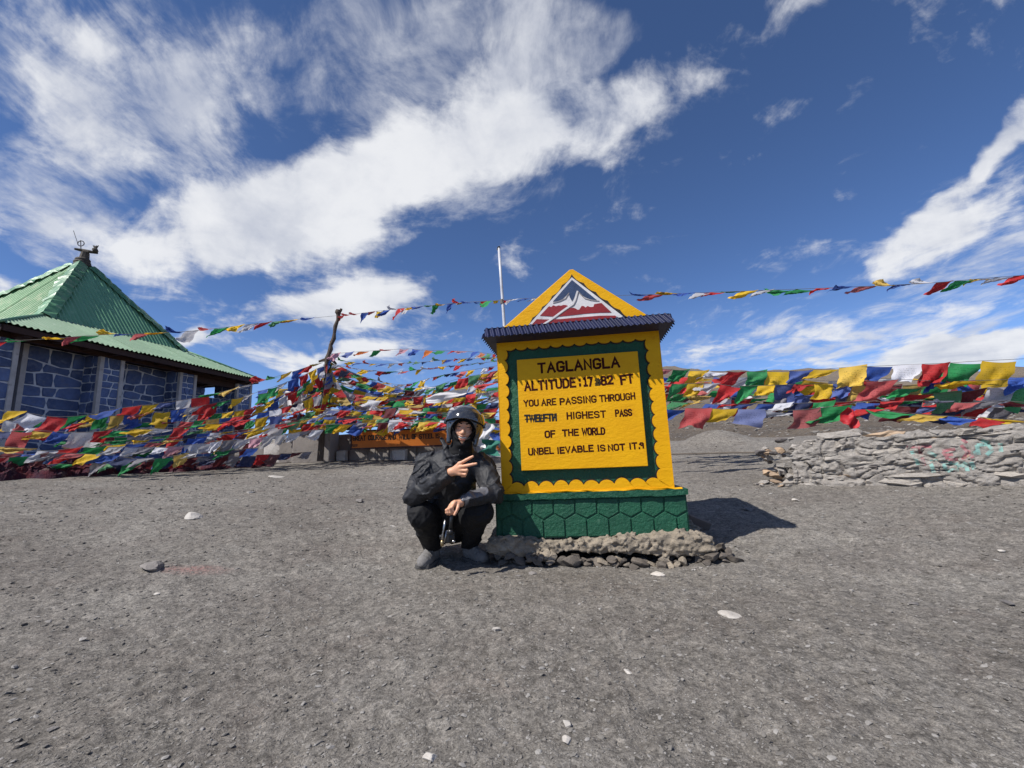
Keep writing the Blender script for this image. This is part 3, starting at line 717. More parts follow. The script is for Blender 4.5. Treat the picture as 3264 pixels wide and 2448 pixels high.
# ribbed navy eave: a sloping slab whose face is cast as slanted ribs
EX0, EX1 = -.668, .596
def eave_side(fn, n, name, ph=0):
    """fn(t, s) -> point; t along, s 0 top .. 1 bottom; ribs slanted"""
    m = 8; V = []
    for j in range(m + 1):
        for i in range(n + 1):
            t = i / n; s = j / m
            w = math.sin(2 * math.pi * (t * RIB - s * .85 + ph)); w = math.copysign(abs(w) ** .6, w)
            V.append(fn(t, s + (0.17 * w if j == m else 0), .0075 * w))
    Fc = [(j * (n + 1) + i, (j + 1) * (n + 1) + i, (j + 1) * (n + 1) + i + 1, j * (n + 1) + i + 1) for j in range(m) for i in range(n)]
    return V, Fc
RIB = 32
zt, zb = 1.589, 1.513
yt, yb = -.150, -.208
mb = MB()
V, Fc = eave_side(lambda t, s, w: (EX0 + (EX1 - EX0) * t + (0.012 * (1 - s) * (1 - 2 * t)), yt + (yb - yt) * s - w, zt + (zb - zt) * s + w * .6), 324, 'f')
mb.add(V, Fc)
RIB = 22
V, Fc = eave_side(lambda t, s, w: (EX0 + .012 * (1 - s) - w, .93 - 1.07 * t + (yb - yt) * s * t, zt + (zb - zt) * s), 200, 'l', .3); mb.add(V, Fc)
V, Fc = eave_side(lambda t, s, w: (EX1 - .012 * (1 - s) + w, yt + 1.07 * t + (yb - yt) * s * (1 - t), zt + (zb - zt) * s), 200, 'r', .3); mb.add(V, Fc)
mb.add([(EX0, yb, zb), (EX1, yb, zb), (EX1, .93, zb), (EX0, .93, zb)], [(3, 2, 1, 0)])
mb.add([(EX0 + .012, yt, zt), (EX1 - .012, yt, zt), (EX1 - .012, .93, zt), (EX0 + .012, .93, zt), (-.56, 0, 1.632), (.50, 0, 1.632), (.5, .8, 1.632), (-.56, .8, 1.632)],
       [(0, 1, 5, 4), (1, 2, 6, 5), (2, 3, 7, 6), (3, 0, 4, 7), (4, 5, 6, 7)])
mb.add([(EX0, .93, zb), (EX1, .93, zb), (EX1 - .012, .93, zt), (EX0 + .012, .93, zt)], [(0, 1, 2, 3)])
mb.build('ribbed_eave', M['navy'], mo)

# gable with the mountain emblem
k2 = 3.16
def gp(x, y, v=0.0): return mon(1500 + x / k2, 780 + y / k2, v)
YG = -.020
A0 = gp(1015, 248, YG)
pedL, pedR = (-.575, 1.612), (.515, 1.612)
# follow the sloping sides seen in the photograph
sl = gp(345, 822, YG); sr = gp(1785, 712, YG)
def ext(a, b, z):
    t = (z - a[1]) / (b[1] - a[1]); return (a[0] + (b[0] - a[0]) * t, z)
pedL, pedR = ext(A0, sl, 1.605), ext(A0, sr, 1.605)
MB().prism([pedL, pedR, (A0[0] + .012, A0[1]), (A0[0] - .012, A0[1])], YG, .40).build('gable', M['yellow'], mo, bevel=.004)
def poly(name, pts, y0, y1, mat, par):
    q = [gp(a, b, YG) for a, b in pts]
    ar = sum(q[i][0] * q[(i + 1) % len(q)][1] - q[(i + 1) % len(q)][0] * q[i][1] for i in range(len(q)))
    if ar < 0: q = q[::-1]
    return MB().prism(q, y0, y1).build(name, M[mat], par)
def scal(a, b, n, amp):
    a = Vector(a); b = Vector(b); d = b - a; nn = Vector((-d.y, d.x)).normalized(); o = []
    for i in range(n):
        for kk in range(6):
            q = a + d * (i + kk / 6) / n + nn * amp * math.sin(math.pi * kk / 6); o.append((q.x, q.y))
    return o
poly('gable_outline', scal((1018, 298), (525, 845), 5, -17) + [(525, 845)] + scal((1625, 745), (1018, 298), 5, -17), YG - .0025, YG - .0005, 'black', mo)
em = poly('mountain_emblem', [(1019, 330), (560, 838), (1570, 750)], YG - .005, YG - .0030, 'white', mo)
poly('emblem_sky', [(1021, 358), (830, 575), (880, 568), (925, 548), (985, 488), (1000, 535), (1022, 573), (1048, 530), (1080, 474), (1110, 500), (1150, 530), (1205, 550), (1270, 560)], YG - .0078, YG - .0055, 'embl_blue', em)
r_ = random.Random(2)
def rag(a, b, n, j):
    return [(a[0] + (b[0] - a[0]) * i / n + r_.uniform(-j, j) * .4, a[1] + (b[1] - a[1]) * i / n + r_.uniform(-j, j)) for i in range(n + 1)]
poly('emblem_red_field', [(700, 718), (790, 622)] + rag((810, 622), (985, 612), 7, 9) + [(975, 640)] + rag((1005, 640), (1095, 655), 5, 8) + rag((1120, 628), (1235, 622), 6, 9) + [(1245, 602), (1300, 592), (1318, 590), (1420, 686), (1300, 688), (1150, 698), (1000, 716), (860, 730)], YG - .0072, YG - .0055, 'red', em)
poly('emblem_red_field', [(618, 806), (668, 752), (760, 756), (900, 752), (1100, 734), (1300, 718), (1455, 716), (1490, 742), (1250, 764), (900, 792)], YG - .0072, YG - .0055, 'red', em)
mb = MB()
ribbon(mb, [gp(*p, YG) for p in ((1075, 478), (1050, 560), (1030, 600), (930, 668), (840, 735), (735, 806))], .013, YG - .0088, YG - .0056)
mb.build('emblem_road', M['white'], em)
mb = MB()
ribbon(mb, [gp(*p, YG) for p in ((1085, 480), (1062, 565), (1040, 608), (945, 672), (855, 738), (752, 808))], .0045, YG - .0094, YG - .0056)
ribbon(mb, [gp(*p, YG) for p in ((990, 492), (958, 545), (905, 572), (835, 590))], .006, YG - .0084, YG - .0056)
ribbon(mb, [gp(*p, YG) for p in ((1092, 484), (1150, 545), (1220, 565), (1290, 570))], .005, YG - .0084, YG - .0056)
mb.build('emblem_outline', M['greypaint'], em)

# honeycomb panels on the plinth front
PZ0, PZ1 = .156, .405
pk = [(-.545 + .1435 * i) for i in range(-1, 9)]          # x of the peaks
zp, zv = .312, .272
gw = .0055
def inset(pts, d):
    q = [Vector(p) for p in pts]; n = len(q); out = []
    for i in range(n):
        a = (q[i] - q[i - 1]).normalized(); b = (q[(i + 1) % n] - q[i]).normalized()
        na = Vector((-a.y, a.x)); nb = Vector((-b.y, b.x)); m_ = (na + nb)
        m_ = m_ / max(.4, m_.length_squared / 2) if m_.length > 1e-6 else na
        out.append(tuple(q[i] + m_ * d))
    return out
def clipx(pts, x0, x1):
    for lim, sg in ((x0, 1), (x1, -1)):
        o = []
        for i in range(len(pts)):
            a, b = pts[i], pts[(i + 1) % len(pts)]
            ia, ib = (a[0] - lim) * sg >= 0, (b[0] - lim) * sg >= 0
            if ia: o.append(a)
            if ia != ib:
                t = (lim - a[0]) / (b[0] - a[0]); o.append((lim, a[1] + (b[1] - a[1]) * t))
        pts = o
        if not pts: return []
    return pts
rr_ = random.Random(8)
for i in range(len(pk) - 1):
    a, b = pk[i], pk[i + 1]; m_ = (a + b) / 2
    j = lambda: rr_.uniform(-.004, .004)
    up = clipx([(a, zp + j()), (m_, zv + j()), (b, zp + j()), (b, PZ1), (a, PZ1)], -.652, .601)
    if len(up) > 2 and max(p[0] for p in up) - min(p[0] for p in up) > .02:
        MB().prism(inset(up, gw), -.0085, -.0006).build('honeycomb_panel', M['green'], mo, bevel=.003)
for i in range(len(pk)):
    a = pk[i]; m0, m1 = a - .1435 / 2, a + .1435 / 2
    j = lambda: rr_.uniform(-.004, .004)
    lo = clipx([(m0, PZ0 + .002), (m1, PZ0 + .002), (m1, zv + j()), (a, zp + j()), (m0, zv + j())], -.652, .601)
    if len(lo) > 2 and max(p[0] for p in lo) - min(p[0] for p in lo) > .02:
        MB().prism(inset(lo, gw), -.0085, -.0006).build('honeycomb_panel', M['green'], mo, bevel=.003)

# ------------------------------------------------------------------ surfaces grown from distance fields
def surface_net(fn, lo, hi, h):
    lo = np.array(lo, np.float32); hi = np.array(hi, np.float32)
    n = np.ceil((hi - lo) / h).astype(int) + 1
    ax = [lo[i] + h * np.arange(n[i], dtype=np.float32) for i in range(3)]
    X, Y, Z = np.meshgrid(*ax, indexing='ij')
    D = fn(X, Y, Z).astype(np.float32); del X, Y, Z
    S = D < 0
    nx, ny, nz = n - 1
    cs = np.zeros((nx, ny, nz), np.int8)
    for a in (0, 1):
        for b in (0, 1):
            for c in (0, 1): cs += S[a:a + nx, b:b + ny, c:c + nz]
    act = (cs > 0) & (cs < 8); idx = np.argwhere(act)
    ids = -np.ones((nx, ny, nz), np.int64); ids[act] = np.arange(len(idx))
    acc = np.zeros((len(idx), 3)); cnt = np.zeros(len(idx))
    cor = [(a, b, c) for a in (0, 1) for b in (0, 1) for c in (0, 1)]
    for p in cor:
        for ax_ in range(3):
            if p[ax_] == 0:
                q = list(p); q[ax_] = 1
                d0 = D[idx[:, 0] + p[0], idx[:, 1] + p[1], idx[:, 2] + p[2]]; d1 = D[idx[:, 0] + q[0], idx[:, 1] + q[1], idx[:, 2] + q[2]]
                m = (d0 < 0) != (d1 < 0); t = np.where(m, d0 / np.where(m, d0 - d1, 1), 0)
                pt = np.tile(np.array(p, float), (len(idx), 1)); pt[:, ax_] += t
                acc[m] += pt[m]; cnt[m] += 1
    V = (idx + acc / cnt[:, None]) * h + lo
    quads = []
    for ax_ in range(3):
        sl0 = [slice(None)] * 3; sl1 = [slice(None)] * 3; sl0[ax_] = slice(0, -1); sl1[ax_] = slice(1, None)
        a, b = S[tuple(sl0)], S[tuple(sl1)]
        e = np.argwhere(a != b); o1, o2 = [(1, 2), (2, 0), (0, 1)][ax_]
        e = e[(e[:, o1] > 0) & (e[:, o2] > 0) & (e[:, o1] < n[o1] - 1) & (e[:, o2] < n[o2] - 1)]
        ins_ = a[e[:, 0], e[:, 1], e[:, 2]]
        def cid(d1_, d2_):
            q = e.copy(); q[:, o1] -= d1_; q[:, o2] -= d2_; return ids[q[:, 0], q[:, 1], q[:, 2]]
        q = np.stack([cid(1, 1), cid(0, 1), cid(0, 0), cid(1, 0)], -1)
        q[~ins_] = q[~ins_][:, ::-1]; quads.append(q)
    return V, np.concatenate(quads)
def net_obj(name, fn, lo, hi, h, mat, parent=None, smooth=True):
    V, Q = surface_net(fn, lo, hi, h)
    me = bpy.data.meshes.new(name)
    me.vertices.add(len(V)); me.vertices.foreach_set('co', V.ravel().astype(np.float32))
    me.loops.add(Q.size); me.loops.foreach_set('vertex_index', Q.ravel().astype(np.int32))
    me.polygons.add(len(Q)); me.polygons.foreach_set('loop_start', (np.arange(len(Q)) * 4).astype(np.int32))
    me.update(calc_edges=True); me.polygons.foreach_set('use_smooth', [smooth] * len(Q)); me.update()
    return link(name, me, mat, parent)
def sd_cap(X, Y, Z, a, b, ra, rb):
    a = np.array(a, np.float32); b = np.array(b, np.float32); d = b - a; L2 = max(1e-9, float((d ** 2).sum()))
    t = np.clip(((X - a[0]) * d[0] + (Y - a[1]) * d[1] + (Z - a[2]) * d[2]) / L2, 0, 1)
    return np.sqrt((X - a[0] - d[0] * t) ** 2 + (Y - a[1] - d[1] * t) ** 2 + (Z - a[2] - d[2] * t) ** 2) - (ra + (rb - ra) * t)
def sd_ell(X, Y, Z, c, r):
    q = np.sqrt(((X - c[0]) / r[0]) ** 2 + ((Y - c[1]) / r[1]) ** 2 + ((Z - c[2]) / r[2]) ** 2)
    return (q - 1) * min(r)
def smin(a, b, k):
    h = np.clip(.5 + .5 * (b - a) / k, 0, 1); return b + (a - b) * h - k * h * (1 - h)

# rubble footing under the plinth
def foot_sdf(X, Y, Z):
    qx_ = np.abs(X - .005) - .70; qy_ = np.abs(Y - .38) - .47; qz_ = np.abs(Z - .108) - .048
    d = np.sqrt(np.maximum(qx_, 0) ** 2 + np.maximum(qy_, 0) ** 2 + np.maximum(qz_, 0) ** 2) + np.minimum(np.maximum(qx_, np.maximum(qy_, qz_)), 0) - .018
    front = np.clip(1 - (Z - .02) / .14, 0, 1)
    d = d + .022 * vnoise3(X * 7, Y * 7, Z * 9) + .024 * np.abs(vnoise3(X * 17, Y * 17, Z * 26)) + .013 * vnoise3(X * 38, Y * 38, Z * 44) + .009 * vnoise3(X * 70, Y * 70, Z * 70) + .020 * vnoise3(X * 4 + 2, Y * 3, Z * 0 + 1) - .004
    return d + .055 * np.clip(1 - (Z - .055) / .035, 0, 1) * (.6 + .6 * vnoise3(X * 5, Y * 5, Z * 0 + 3))
net_obj('concrete_footing', foot_sdf, (-.84, -.19, .015), (.86, .60, .20), .0066, M['concrete'], mo, smooth=False)
for i in range(120):
    t = rnd.random(); side = rnd.random()
    w = rnd.uniform(.022, .055)
    if i < 78: x, y = rnd.uniform(-.66, .78), -.085 + rnd.uniform(-.05, .04)
    elif i < 100: x, y = -.69 + rnd.uniform(-.05, .05), rnd.uniform(.0, .5)
    else: x, y = .76 + rnd.uniform(-.05, .10), rnd.uniform(-.15, .35)
    if x < -.25 and rnd.random() < .8: w *= 1.15; y += .01
    wp = MO + MU * x + MN * y
    gz = ground_z(wp.x, wp.y)
    zc = gz + rnd.uniform(.005, .075 if x < -.1 else .035)
    v, f = rock_shape(400 + i, w, w * rnd.uniform(.6, 1), w * rnd.uniform(.35, .75), 2, 15, .02)
    o = mesh_obj('rubble_stone', v, f, M['rubble'] if rnd.random() < .8 else M['concrete'], mo)
    o.location = (x, y, zc); o.rotation_euler = (rnd.uniform(-.5, .5), rnd.uniform(-.4, .4), rnd.uniform(0, 6))

# plank and stones lying by the plinth
p = gnd_px(2232, 1700)
o = MB().box(-.085, .085, -.02, .02, -.028, .028).build('plank', M['plank'], bevel=.004)
o.location = (p.x + .02, p.y + .05, p.z + .075); o.rotation_euler = (.25, .42, -.1)
prop(o, 'short grey plank leaning against the right end of the green plinth', 'plank')
for i, (px, py, w_, lab) in enumerate(((2262, 1748, 30, 'small grey brick-like stone in the sign\'s shadow right of the footing'), (2295, 1736, 22, 'pale chip at the edge of the sign\'s shadow right of the footing'), (1700, 1830, 24, 'stone chip in the person\'s shadow before the footing'), (1655, 1838, 20, 'smaller stone chip in the person\'s shadow left of the other chip'))):
    p = gnd_px(px, py); w = w_ / F_PX * p.y / 2
    v, f = rock_shape(700 + i, w, w * .6, w * .4, 2, 10, .04)
    o = mesh_obj('rock', v, f, M['greyrock']); o.location = (p.x, p.y, p.z + w * .2)
    prop(o, lab, 'stone', 'loose stones on the gravel')

# ------------------------------------------------------------------ the blue stone temple with its green tin roof
En = at(2, 1026, 8.3)
d_ = ray(832, 1212); Ef = CAMP + d_ * ((En.z - CAM_H) / d_.z)
TL = (Ef - En).length; Ta = (Ef - En).normalized(); Tb = Vector((-Ta.y, Ta.x, 0))        # Tb points inwards (away from the facade)
if Tb.x > 0: Tb = -Tb
d_ = ray(262, 846); Pa = CAMP + d_ * ((TL / 2 + (En - CAMP).dot(Ta)) / d_.dot(Ta)); HW = (Pa - En).dot(Tb)
te = empty('temple', (En.x, En.y, 0)); te.matrix_world = Matrix(((Ta.x, Tb.x, 0, En.x), (Ta.y, Tb.y, 0, En.y), (0, 0, 1, 0), (0, 0, 0, 1)))
prop(te, 'small temple of blue painted stone with a steep corrugated green roof', 'temple')
TM = te.matrix_world.inverted()
# local frame: x along the facade, y inwards, z up
ez = En.z; apx = Vector((TL / 2, HW, Pa.z))
cen = Vector((TL / 2, HW, 0))
def hip_pt(px, py, corner):
    """where that ray meets the vertical plane through the eave corner and the apex"""
    w0 = te.matrix_world @ Vector((corner[0], corner[1], 0)); w1 = te.matrix_world @ cen
    dd = (w1 - w0).normalized(); nn = Vector((-dd.y, dd.x, 0)); return TM @ on_plane(px, py, w0, nn)
Ah = hip_pt(145, 1014, (0, 0)); Bh = hip_pt(586, 1115, (TL, 0))
fz = (Ah.z + Bh.z) / 2; fr_ = ((Ah.x / (TL / 2)) + (TL - Bh.x) / (TL / 2)) / 2
Hc = [(0, 0), (TL, 0), (TL, 2 * HW), (0, 2 * HW)]
def lerp(c, t, z): return Vector((c[0] + (cen.x - c[0]) * t, c[1] + (cen.y - c[1]) * t, z))
def corrugated(P0, P1, Q1, Q0, mat, period=.115, amp=.018, width=.92, lift=.006, seed=0, ragged=0.0):
    r = random.Random(seed)
    e = (P1 - P0); L = e.length; e.normalize(); nrm = e.cross(Q0 - P0).normalized()
    if nrm.z < 0: nrm = -nrm
    up = nrm.cross(e); up = up if up.z > 0 else -up
    h = (Q0 - P0).dot(up); x0 = (Q0 - P0).dot(e); x1 = (Q1 - P0).dot(e)
    k = 0; x = 0.0
    while x < L - .02:
        w = min(width, L - x); n = max(2, int(w / period * 8)); V = []
        off = lift * (k % 2) + r.uniform(0, .005); tilt = r.uniform(-.003, .003); low = r.uniform(-.02, .012)
        for i in range(n + 1):
            s = x + (w + .04) * i / n; s_ = min(s, L)
            hm = h * min(1.0, s_ / x0 if x0 > 0 else 1, (L - s_) / (L - x1) if L > x1 else 1)
            hm = max(hm, .01)
            wv = amp * math.sin(2 * math.pi * s_ / period)
            for t in (low / h, .33, .66, 1.0 - ragged * r.random()):
                q = P0 + e * s_ + up * (hm * t) + nrm * (wv + off + .004 * t * 0 + amp)
                V.append(q)
        Fc = [(i * 4 + j, i * 4 + 4 + j, i * 4 + 5 + j, i * 4 + 1 + j) for i in range(n) for j in range(3)]
        mesh_obj('roof_sheet', V, Fc, M[mat], te, smooth=True)
        x += w; k += 1
tz = apx.z - .06
for s_i in range(4):
    c0_, c1_ = Hc[s_i], Hc[(s_i + 1) % 4]
    P0, P1 = Vector((*c0_, ez)), Vector((*c1_, ez))
    Q0, Q1 = lerp(c0_, fr_, fz), lerp(c1_, fr_, fz)
    T0, T1 = lerp(c0_, .965, tz), lerp(c1_, .965, tz)
    corrugated(P0, P1, Q1, Q0, 'rooflight' if s_i != 3 else 'rooflight', seed=20 + s_i)
    lift = Vector((0, 0, .05))
    # the upper sheets overlap the skirt a little
    e0 = (T0 - Q0).normalized(); e1 = (T1 - Q1).normalized()
    corrugated(Q0 - e0 * .10 + lift, Q1 - e1 * .10 + lift, T1 + lift * .3, T0 + lift * .3, 'roofsun' if s_i == 3 else 'roofdark', seed=40 + s_i, ragged=.0)
# crumpled ridge caps down each hip
for s_i in range(4):
    c0_ = Hc[s_i]; a_ = lerp(c0_, fr_ - .02, fz + .08); b_ = lerp(c0_, .95, tz + .06); ax = (b_ - a_); Lh = ax.length; ax.normalize()
    side = ax.cross(Vector((0, 0, 1))).normalized(); upv = side.cross(ax).normalized()
    if upv.z < 0: upv = -upv
    nseg = 4
    for q in range(nseg):
        r = random.Random(60 + s_i * 9 + q); V = []; n = 9; t0 = q / nseg * Lh - .10; t1 = (q + 1) / nseg * Lh
        wl, wr = r.uniform(.16, .24), r.uniform(.16, .24)
        for i in range(n + 1):
            p = a_ + ax * (t0 + (t1 - t0) * i / n)
            for u_, dz in ((-wl, -.115), (-wl * .5, -.035), (0, .035), (wr * .5, -.035), (wr, -.115)):
                V.append(p + side * (u_ * (1 + r.uniform(-.12, .12))) + upv * (dz + r.uniform(-.018, .018) + .012 * (q % 2)))
        Fc = [(i * 5 + j, i * 5 + 5 + j, i * 5 + 6 + j, i * 5 + 1 + j) for i in range(n) for j in range(4)]
        mesh_obj('ridge_cap', V, Fc, M['cap'], te)
    a2, b2 = Vector((*c0_, ez + .03)), lerp(c0_, fr_, fz + .045)
    MB().tube([a2, (a2 + b2) / 2 + Vector((0, 0, .012)), b2], .035, 6).build('ridge_cap', M['roofdark'], te, True)
# soffit, fascia and rafters
for s_i in range(4):
    c0_, c1_ = Vector((*Hc[s_i], 0)), Vector((*Hc[(s_i + 1) % 4], 0)); e = (c1_ - c0_).normalized(); inn = (cen - (c0_ + c1_) / 2); inn.z = 0; inn.normalize()
    L = (c1_ - c0_).length
    Mx = Matrix(((e.x, inn.x, 0, c0_.x), (e.y, inn.y, 0, c0_.y), (0, 0, 1, 0), (0, 0, 0, 1)))
    MB().box(.05, L - .05, .05, .09, ez - .14, ez - .012, Mx).build('fascia_board', M['brownwood'], te)
    MB().box(.10, L - .10, .45, .60, ez - .17, ez - .06, Mx).build('wall_plate', M['brownwood'], te)
    x = .5
    while x < L - .3:
        MB().box(x, x + .07, .095, .92, ez - .13, ez - .045, Mx).build('rafter', M['brownwood'], te); x += .62
MB().box(.1, TL - .1, .1, 2 * HW - .1, ez - .038, ez - .022).build('soffit', M['brownwood'], te)
MB().box(1.0, TL - 2.6, 1.2, 2 * HW - 1.0, .2, ez - .05).build('inner_room', M['walldark'], te)

B1, B2 = .52, 1.02
def fx(px, b, py=1200):
    o = te.matrix_world @ Vector((0, b, 0)); return (TM @ on_plane(px, py, o, Tb)).x
ST_N = [0]; STONES = []
def wall_face(o, e, L, z0, z1, rh, ww, nrm, seed, name='wall_core', joint=.015):
    """stones laid in wavering courses over a pale mortar face; o is the lower left corner seen from outside"""
    r = random.Random(seed); o = Vector(o); e = Vector(e); nrm = Vector(nrm)
    mb = MB(); q = [o - nrm * .05, o + e * L - nrm * .05, o + e * L, o]
    v = [Vector((p.x, p.y, z0)) for p in q] + [Vector((p.x, p.y, z1)) for p in q]
    mb.add(v, [(0, 3, 2, 1), (4, 5, 6, 7), (0, 1, 5, 4), (1, 2, 6, 5), (2, 3, 7, 6), (3, 0, 4, 7)]); mb.build(name, M['tmortar'], te)
    ph = r.uniform(0, 6)
    rows = [z0]
    while rows[-1] < z1 - rh * .6: rows.append(rows[-1] + rh * r.uniform(.78, 1.25))
    rows[-1] = z1
    amp = rh * .16 if L > .8 else rh * .06
    def yb(k, x):
        if k == 0 or k == len(rows) - 1: return rows[k]
        return rows[k] + amp * math.sin(x * 2.3 + ph + k * 1.7) + amp * .7 * math.sin(x * 5.1 + k * 2.9)
    for k in range(len(rows) - 1):
        x = 0.0; cuts = [0.0]
        while x < L - ww * .55:
            x += ww * r.uniform(.62, 1.42); cuts.append(x)
        cuts[-1] = L
        if len(cuts) < 2: cuts = [0, L]
        sl_ = [0] + [r.uniform(-.22, .22) * rh * 2 for _ in cuts[1:-1]] + [0]
        for i in range(len(cuts) - 1):
            a0, a1 = cuts[i] , cuts[i + 1]
            bl, br = a0 - sl_[i] * .3, a1 - sl_[i + 1] * .3; tl_, tr_ = a0 + sl_[i] * .3, a1 + sl_[i + 1] * .3
            m = (a0 + a1) / 2
            P = [(bl, yb(k, bl)), (m, yb(k, m)), (br, yb(k, br)), ((br + tr_) / 2 + r.uniform(-.01, .01), (yb(k, br) + yb(k + 1, tr_)) / 2), (tr_, yb(k + 1, tr_)), (m, yb(k + 1, m)), (tl_, yb(k + 1, tl_)), ((bl + tl_) / 2 + r.uniform(-.01, .01), (yb(k, bl) + yb(k + 1, tl_)) / 2)]
            mx_, mz_ = sum(p[0] for p in P) / 8, sum(p[1] for p in P) / 8
            jx, jz = joint * r.uniform(.8, 1.35), joint * r.uniform(.8, 1.35)
            def shr(p, f=1.0, cc=0.0):
                hx, hz = max(1e-3, abs(p[0] - mx_)), max(1e-3, abs(p[1] - mz_))
                sx, sz = max(0, 1 - jx * f * .5 / max(hx, .03)), max(0, 1 - jz * f * .5 / max(hz, .03))
                cnr = 1 - cc
                return (mx_ + (p[0] - mx_) * sx * cnr, mz_ + (p[1] - mz_) * sz * cnr)
            base = [shr(p, 1, .10 if n_ in (0, 2, 4, 6) else 0) for n_, p in enumerate(P)]
            top = [(mx_ + (p[0] - mx_) * .90, mz_ + (p[1] - mz_) * .88) for p in base]
            dp = r.uniform(.012, .028)
            V = [Vector((o.x + e.x * p[0], o.y + e.y * p[0], p[1])) + nrm * .0015 for p in base] + [Vector((o.x + e.x * p[0], o.y + e.y * p[0], p[1])) + nrm * (dp + r.uniform(-.004, .004)) for p in top]
            V.append(Vector((o.x + e.x * mx_, o.y + e.y * mx_, mz_)) + nrm * (dp + .006))
            Fc = [(j, (j + 1) % 8, 8 + (j + 1) % 8, 8 + j) for j in range(8)] + [(8 + j, 8 + (j + 1) % 8, 16) for j in range(8)]
            cc = sum((Vector(v_) for v_ in V), Vector()) / 17
            o_ = mesh_obj('stone', [v_ - cc for v_ in V], Fc, M['bluestone'], te); o_.location = cc
            ST_N[0] += 1; STONES.append(o_)
Z0, Z1 = .95, ez - .10
OUT, NEAR = (0, -1, 0), (-1, 0, 0)
col = [(fx(-330, B1), fx(36, B1)), (fx(317, B1), fx(384, B1)), (fx(575, B1), fx(621, B1)), (fx(758, B1), fx(800, B1))]
print('TEMPLE', TL, HW, ez, fz, apx.z, col)
xe = [fx(61, B2), fx(268, B2), fx(533, B2)]
# facade runs: x grows away from the camera
wall_face((col[0][1] - .9, B1, 0), (1, 0, 0), .9, Z0, Z1, .27, .34, OUT, 1)
wall_face((xe[0], B2, 0), (1, 0, 0), col[1][0] - xe[0], Z0, Z1, .255, .40, OUT, 2)
wall_face((col[1][1], B2, 0), (1, 0, 0), col[2][0] - col[1][1], Z0, Z1, .255, .40, OUT, 3)
for k_, (a_, b_) in enumerate(col):
    if k_: wall_face((a_, B1, 0), (1, 0, 0), b_ - a_, Z0, Z1, .20, .24, OUT, 10 + k_)
    wall_face((a_ if k_ else a_, B2 + (.4 if k_ == 3 else 0), 0), (0, -1, 0), B2 - B1 + (.4 if k_ == 3 else 0), Z0, Z1, .24, .26, NEAR, 20 + k_) if k_ else None
    MB().box(a_ + .06, b_ - .01, B1 + .055, B2 + .3, Z0 - .6, Z1).build('pillar_core', M['tmortar'], te)
    for x in ((a_, b_) if k_ else (b_,)):
        MB().box(x - .045, x + .045, B1 - .045, B1 + .045, Z0 - .9, Z1 + .004).build('corner_trim', M['trim'], te)
MB().box(xe[0] - .05, xe[0] + .05, B2 - .09, B2 - .001, Z0 - .6, Z1 - .004).build('corner_trim', M['trim'], te)
for x in (xe[1] - .0, xe[2] - .0):
    pass
MB().box(col[0][1] - .9, xe[0], B2, B2 + .1, Z0 - .6, Z1).build('wall_core', M['bluestone'], te)
for a_, b_ in ((xe[0], col[1][0]), (col[1][1], col[2][0])):
    MB().box(a_, b_, B2 + .051, B2 + .2, Z0 - .9, Z1).build('wall_core', M['bluestone'], te)
    MB().box(a_, b_, B2 - .03, B2 + .05, Z0 - .9, Z0 - .001).build('wall_base', M['bluestone'], te)
# return wall and lintel of the open porch at the far end
pw = 2.3
wall_face((col[2][1] + .05, pw, 0), (1, 0, 0), max(.4, fx(652, pw) - col[2][1]), Z0, Z1, .24, .26, OUT, 31)
MB().box(col[2][1], col[3][0], B1 + .05, B1 + .2, ez - .34, ez - .165).build('lintel', M['brownwood'], te)
MB().box(col[2][1], TL - .5, 2 * HW - .9, 2 * HW - .75, ez - .50, ez - .10).build('lintel', M['brownwood'], te)
MB().box(col[0][1] - .9, TL - .55, B1 - .02, 2 * HW - .8, -1.2, Z0 - .01).build('podium', M['bluestone'], te)
zw_ = (TM @ at(690, 1274, (te.matrix_world @ Vector((col[3][0], B2, 0))).y)).z
wall_face((col[2][1], B2 + .02, 0), (1, 0, 0), col[3][0] - col[2][1] + .1, Z0, zw_, .24, .30, OUT, 33)
MB().box(TL - 1.6, TL - .75, 2.0, 2 * HW - .9, Z0, zw_).build('inner_wall', M['bluestone'], te)
def seen(o):
    p = te.matrix_world @ o.location; q = CM.transposed() @ (p - CAMP); u_, w_ = q.x / -q.z, q.y / -q.z
    vis = abs(u_) < 1.24 and p.z > 1.15
    return (max(o.dimensions) / q.length) * (1 if vis else .05)
bpy.context.view_layer.update()
STONES.sort(key=seen, reverse=True)
mbs = MB()
for o in STONES[290:]:
    mbs.add([v.co + o.location for v in o.data.vertices], [tuple(p.vertices) for p in o.data.polygons])
    bpy.data.objects.remove(o)
if mbs.v: prop(mbs.build('far_stones', M['bluestone'], te), kind='stuff')
# roof finial
Yf_ = (te.matrix_world @ apx).y
fi = MB()
fin = empty('roof_finial'); fin.parent = te
def fl(px, py, dy=0): return TM @ at(px, py, Yf_ + dy)
def ring(c, R_, r_, n=16, ax=(1, 0, 0), az_=(0, 0, 1)):
    ax, az_ = Vector(ax), Vector(az_); return [Vector(c) + ax * R_ * math.cos(2 * math.pi * i / n) + az_ * R_ * math.sin(2 * math.pi * i / n) for i in range(n + 1)]
for (px, py, R_) in ((263, 846, .23), (262, 838, .21), (264, 830, .18)):
    c = fl(px, py); MB().tube(ring(c, R_ * .72, 0, 14, (1, 0, .05 * R_), (0, 1, 0)), .055, 7, False).build('coiled_wrap', M['finial'], fin, True)
MB().tube([fl(264, 852), fl(268, 825), fl(272, 806)], [.17, .12, .10], 9).build('finial_neck', M['finial'], fin)
MB().tube([fl(237, 793, -.15), fl(262, 798), fl(285, 802), fl(312, 807, .1)], [.03, .05, .05, .03], 6).build('finial_beam', M['finial'], fin)
